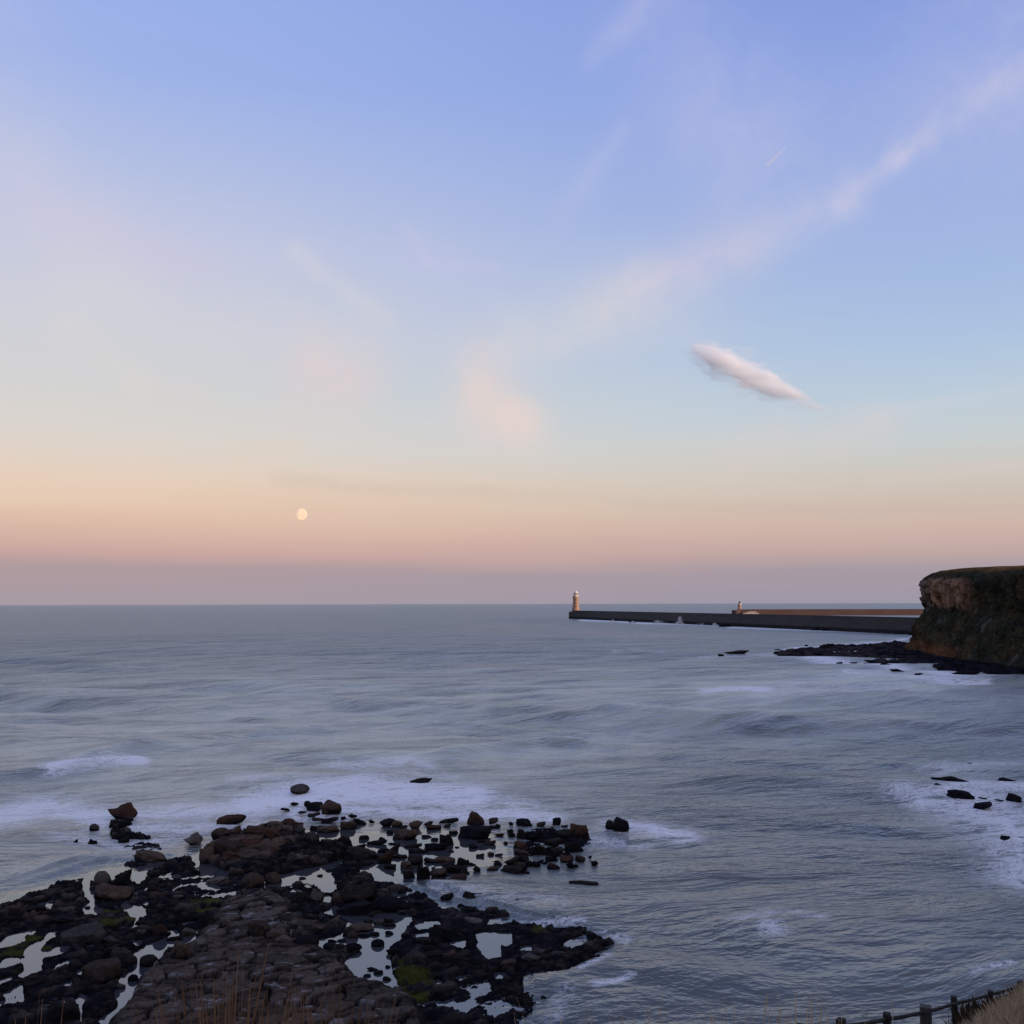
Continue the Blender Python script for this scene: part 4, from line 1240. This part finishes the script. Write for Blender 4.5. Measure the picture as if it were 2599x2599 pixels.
# ================================================================== NEAR BANK, FENCE, GRASS
def bank_h(x, y):
    x = np.asarray(x, float); y = np.asarray(y, float)
    h = 18.4 - .62 * np.maximum(y - 2.5, 0) + np.clip(.60 * (x - 1.0), 0, 12) * sstep(y, 2.5, 9)
    h = h + (fbm(x * .35, y * .35, octv=3, seed=701) - .5) * .35
    far = sstep(y, 30, 42)
    return np.maximum(h - far * 14, -2.5)
bxg, byg = np.meshgrid(np.arange(-60, 42, .5), np.concatenate([np.arange(-30, -2, 1.0), np.arange(-2, 46, .4)]))
bh = bank_h(bxg, byg)
bank_me = grid_mesh('bank', bxg, byg, bh)
bcol = np.array([.12, .085, .04]) * (.5 + fbm(bxg * .8, byg * .8, octv=3, seed=702)[..., None])
cattr(bank_me, 'tint', bcol)
bank = obj('grassy_bank', bank_me, m_cliff)
tag(bank, 'steep bank of dry grass falling away below the viewpoint', 'bank', kind='structure')

m_wood, t, out = mat('weathered_wood')
pos = t.new('ShaderNodeTexCoord').outputs['Object']
n1 = t.noise(t.vm('MULTIPLY', pos, (9, 9, 1.2)), 2.0, 5, .6)
principled(t, out, t.ramp(n1, [(.3, (.022, .02, .02)), (.7, (.055, .048, .044))]), .85, t.bump(n1, .02, .6), .15)
m_wood2, t, out = mat('grey_wood')
pos = t.new('ShaderNodeTexCoord').outputs['Object']
n1 = t.noise(t.vm('MULTIPLY', pos, (9, 9, 1.2)), 2.0, 5, .6)
principled(t, out, t.ramp(n1, [(.3, (.05, .045, .04)), (.7, (.11, .10, .088))]), .85, t.bump(n1, .02, .6), .15)

FP = [(2040, 2604, 14.2), (2145, 2584, 16.0), (2248, 2568, 18.0), (2345, 2552, 20.0), (2427, 2531, 22.4), (2510, 2512, 25.0), (2590, 2490, 27.5), (2680, 2462, 30.0)]
tops = [at_y(*p) for p in FP]
fence = empty('wooden_fence', tuple(tops[2] - np.array([0, 0, 1.2])), 'dark weathered post and rail fence running up the bank at lower right', 'fence')
fo_ = Vector(fence.location)
for i, tp_ in enumerate(tops):
    pw = .066 if i != 3 else .105
    bm = bmesh.new()
    add_box(bm, -pw, pw, -pw, pw, 0, 1.75, .006)
    bmesh.ops.bevel(bm, geom=bm.edges[:], offset=.012, segments=1, affect='EDGES')
    o = obj('post', bm_mesh(bm, 'post', False), m_wood2 if i == 3 else m_wood, fence)
    o.location = Vector(tp_) - fo_ - Vector((0, 0, 1.75))
    o.rotation_euler = (rk.uniform(-.03, .03), rk.uniform(-.03, .03), math.radians(-25) + rk.uniform(-.2, .2))
for lv in (.12, .55, .95):
    for i in range(len(tops) - 1):
        a = Vector(tops[i]) - fo_ - Vector((0, 0, lv)); b = Vector(tops[i + 1]) - fo_ - Vector((0, 0, lv))
        d = (b - a).normalized()
        side_ = Vector((d.y, -d.x, 0)).normalized() * .11
        bm = bmesh.new()
        mid = (a + b) / 2 + Vector((0, 0, -.008))
        add_tube(bm, a - d * .12 - side_ * 0, mid, .034, 8); add_tube(bm, mid, b + d * .12, .034, 8)
        obj('rail', bm_mesh(bm, 'rail', False), m_wood, fence)

def grass_mat(name, c1, c2):
    m, t, out = mat(name)
    n = t.new('ShaderNodeTexCoord').outputs['Object']
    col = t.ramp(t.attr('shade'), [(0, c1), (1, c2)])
    df_ = t.new('ShaderNodeBsdfDiffuse'); t.put(df_.inputs[0], col)
    tr_ = t.new('ShaderNodeBsdfTranslucent'); t.put(tr_.inputs[0], col)
    mx_ = t.new('ShaderNodeMixShader'); t.put(mx_.inputs[0], .35)
    t.l.new(df_.outputs[0], mx_.inputs[1]); t.l.new(tr_.outputs[0], mx_.inputs[2]); t.l.new(mx_.outputs[0], out.inputs[0])
    return m
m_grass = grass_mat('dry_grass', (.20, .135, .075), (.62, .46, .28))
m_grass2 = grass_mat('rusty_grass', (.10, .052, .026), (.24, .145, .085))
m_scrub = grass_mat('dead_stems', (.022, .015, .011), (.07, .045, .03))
def blades(spots, rs, segs=4):
    """spots: (x, y, z, height, lean angle, lean, width, seedhead)"""
    V, Fc, S = [], [], []
    for (x, y, z, h, la, ln, w, hd) in spots:
        fa = rs.uniform(0, 6.28)
        sx_, sy_ = math.cos(fa) * w / 2, math.sin(fa) * w / 2
        i0 = len(V); sh = rs.rand()
        for k in range(segs + 1):
            q = k / segs
            px_ = x + math.cos(la) * ln * q * q; py_ = y + math.sin(la) * ln * q * q
            pz_ = z + h * (q - .12 * ln / max(h, .1) * q * q)
            ww = (1 - q * .8)
            if hd and k == segs - 1: ww = 1.7
            if hd and k == segs: ww = .5
            V.append((px_ - sx_ * ww, py_ - sy_ * ww, pz_)); V.append((px_ + sx_ * ww, py_ + sy_ * ww, pz_))
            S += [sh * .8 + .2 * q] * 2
        for k in range(segs):
            a = i0 + 2 * k
            Fc.append((a, a + 1, a + 3, a + 2))
    return V, Fc, S
def grass_obj(name, spots, m, seed, label, cat, kind=None, group=None):
    rs = np.random.RandomState(seed)
    V, Fc, S = blades(spots, rs)
    me = raw_mesh(name, V, Fc, True)
    fattr(me, 'shade', np.array(S))
    o = obj(name, me, m)
    return tag(o, label, cat, group, kind)
def clump(px, py_top, y, rad, n, hmin, hmax, rs, w=.007, lean=.25, hd=.4):
    """a tuft rooted on the bank at distance y whose tallest stems reach the photo row py_top"""
    b = at_y(px, py_top, y)
    out_ = []
    for i in range(n):
        a = rs.uniform(0, 6.28); r = rad * math.sqrt(rs.rand())
        x_, y_ = b[0] + math.cos(a) * r, y + math.sin(a) * r * .8
        z_ = float(bank_h(x_, y_)) - .03
        full = b[2] - z_
        h = full * rs.uniform(hmin, hmax) * (1 - .05 * r / rad)
        out_.append((x_, y_, z_, h, a + rs.normal(0, .5), abs(rs.normal(0, lean)) * h, w * rs.uniform(.6, 1.4), rs.rand() < hd))
    return out_
rs = np.random.RandomState(77)
grass_obj('grass_tuft', clump(590, 2490, 3.4, .15, 300, .88, 1.08, rs, .0035, .17), m_grass2, 1, 'rusty dry grass tuft rising at the bottom left of the view', 'grass tuft', group='dry tufts on the near bank')
grass_obj('grass_tuft', clump(845, 2530, 3.5, .09, 160, .88, 1.06, rs, .0035, .17), m_grass2, 2, 'small rusty grass tuft right of the larger one, below the big pool', 'grass tuft', group='dry tufts on the near bank')
grass_obj('grass_tuft', clump(80, 2545, 3.6, .10, 30, .9, 1.05, rs, .004, .12), m_grass2, 3, 'sparse grass stalks in the bottom left corner', 'grass tuft', group='dry tufts on the near bank')
st = clump(885, 2525, 3.4, .02, 2, .95, 1.0, rs, .007, .3) + clump(930, 2555, 3.4, .04, 5, .7, 1.0, rs, .006, .1)
grass_obj('grass_stalk', st, m_grass2, 4, 'pale bent grass stalks standing in front of the pavement', 'grass stalk')
thin = []
for (px, pt, n, rd) in [(1540, 2545, 60, .10), (1640, 2550, 34, .12), (1830, 2530, 70, .11), (1875, 2500, 8, .03), (2060, 2500, 60, .07), (2075, 2450, 8, .03), (1990, 2540, 30, .12),
                        (2170, 2560, 20, .1), (1720, 2565, 24, .12), (2250, 2540, 10, .15), (1400, 2575, 14, .16)]:
    thin += clump(px, pt, 3.2, rd, n, .89, 1.04, rs, .0030, .08, .3)
grass_obj('grass_stems', thin, m_grass, 5, 'thin dry grass stems swaying along the bottom edge in front of the water', 'grass', 'stuff')
# golden bank at the lower right and dark scrub by the fence
g1_ = []
for i in range(9000):
    y_ = rs.uniform(12, 27); u_ = rs.uniform(.405, .56)
    x_ = y_ * u_
    z_ = float(0)
    g1_.append((x_, y_, z_, rs.uniform(.20, .46), rs.uniform(0, 6.28), rs.uniform(.04, .25), rs.uniform(.006, .014), rs.rand() < .3))
zz_ = bank_h(np.array([g[0] for g in g1_]), np.array([g[1] for g in g1_]))
g1_ = [(g[0], g[1], float(z) - .03, *g[3:]) for g, z in zip(g1_, zz_)]
grass_obj('tall_grass', g1_, m_grass, 6, 'golden dry grass covering the bank in the bottom right corner', 'grass', 'stuff')
sc_ = []
for i in range(900):
    k_ = rs.rand()
    px_ = 2420 + 190 * k_ + rs.normal(0, 10); y_ = 21.5 + 6.5 * k_ + rs.normal(0, .5)
    b = at_y(px_, 2540 - 50 * k_, y_)
    z_ = float(bank_h(b[0], y_))
    sc_.append((b[0], y_, z_, max(.3, (b[2] - z_)) * rs.uniform(.5, .95), rs.uniform(0, 6.28), rs.uniform(.05, .3), rs.uniform(.012, .03), rs.rand() < .4))
grass_obj('dead_scrub', sc_, m_scrub, 7, 'dark dead stems tangled along the fence at the lower right', 'scrub', 'stuff')

# ================================================================== MOON, CLOUD, CONTRAIL
m_moon, t, out = mat('moon_painted_phase')
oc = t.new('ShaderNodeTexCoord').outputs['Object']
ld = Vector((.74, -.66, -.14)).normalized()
painted_phase = t.smooth(t.vm('DOT_PRODUCT', t.vm('NORMALIZE', oc), tuple(ld), out='Value'), -.02, .38)  # sunlit side painted as glow with a fixed terminator, independent of the sun lamp
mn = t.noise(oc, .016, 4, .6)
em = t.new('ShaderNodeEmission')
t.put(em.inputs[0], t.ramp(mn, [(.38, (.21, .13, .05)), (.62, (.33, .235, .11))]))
t.put(em.inputs[1], painted_phase)
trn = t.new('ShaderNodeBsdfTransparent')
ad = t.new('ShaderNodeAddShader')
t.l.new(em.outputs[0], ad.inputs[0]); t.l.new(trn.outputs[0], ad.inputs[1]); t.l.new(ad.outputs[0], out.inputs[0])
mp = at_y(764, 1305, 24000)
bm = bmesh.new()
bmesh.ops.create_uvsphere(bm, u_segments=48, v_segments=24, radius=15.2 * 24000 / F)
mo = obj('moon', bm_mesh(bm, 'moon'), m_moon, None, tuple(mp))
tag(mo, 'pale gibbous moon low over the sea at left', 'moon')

def streak(name, A, B, rad_fn, n=40, m_=12, flat=.5, seed=0, amp_=.0):
    A, B = Vector(A), Vector(B)
    d = B - A; dn = d.normalized()
    up = Vector((0, 0, 1)); w = dn.cross(up).normalized(); u = w.cross(dn)
    V, Fc = [], []
    for i in range(n + 1):
        q = i / n
        c = A + d * q
        for j in range(m_):
            a = 6.28318 * j / m_
            r = rad_fn(q) * (1 + amp_ * (float(fbm(np.array([q * 9.0 + 3 * math.cos(a)]), np.array([3 * math.sin(a) + seed]), octv=3, seed=seed)[0]) - .5))
            V.append(c + (u * math.cos(a) + w * math.sin(a) * flat) * r)
    for i in range(n):
        for j in range(m_):
            Fc.append((i * m_ + j, i * m_ + (j + 1) % m_, (i + 1) * m_ + (j + 1) % m_, (i + 1) * m_ + j))
    Fc.append(tuple(range(m_))[::-1]); Fc.append(tuple(n * m_ + j for j in range(m_)))
    return raw_mesh(name, V, Fc, True)
def vol_mat(name, dens, col, noise_scale=None, stretch=(1, 1, 1), lo=.4, hi=.7):
    m, t, out = mat(name)
    v = t.new('ShaderNodeVolumePrincipled')
    t.put(v.inputs['Color'], (*col, 1)); v.inputs['Anisotropy'].default_value = 0.0
    if noise_scale is None:
        v.inputs['Density'].default_value = dens
    else:
        pos = t.new('ShaderNodeNewGeometry').outputs['Position']
        n = t.noise(t.vm('MULTIPLY', pos, stretch), noise_scale, 5, .6, .5)
        t.put(v.inputs['Density'], t.m('MULTIPLY', t.smooth(n, lo, hi), dens))
    t.l.new(v.outputs[0], out.inputs[1])
    return m
# feather-shaped cloud: a core and looser fringes, 7 km off
CA = at_y(1752, 878, 7000.0); CB = at_y(2105, 1046, 7000.0)
def cr(q):
    return 90 * (math.sin(math.pi * min(1, q ** .74)) ** .9) * (1 - .30 * q) + 7
cl = empty('cloud', tuple((CA + CB) / 2), 'small bright feather-shaped cloud slanting down right of centre sky', 'cloud')
m_cl = vol_mat('cloud_vapour', .022, (1, 1, 1), .0062, (.5, 1, 2.8), .30, .70)
me = streak('core', Vector(CA) - cl.location, Vector(CB) - cl.location, cr, 70, 28, .8, 5, 1.3)
obj('core', me, m_cl, cl)
m_cl2 = vol_mat('cloud_fringe', .007, (1, 1, 1), .008, (.45, 1, 3.0), .36, .72)
me = streak('fringe', Vector(CA) - cl.location + Vector((-40, 60, 12)), Vector(CB) - cl.location + Vector((50, 60, -6)), lambda q: cr(q) * 1.4 + 6, 70, 28, .6, 9, 2.0)
obj('fringe', me, m_cl2, cl)
TA = at_y(1996, 371, 9000.0); TB = at_y(1945, 421, 9100.0)
me = streak('contrail', (0, 0, 0), Vector(TB) - Vector(TA), lambda q: 7 + 7 * q, 24, 10, 1.0, 3, .3)
ct = obj('contrail', me, vol_mat('contrail_vapour', .022, (1, 1, 1)), None, tuple(TA))
tag(ct, 'short thin aircraft contrail high in the blue at upper right', 'contrail')
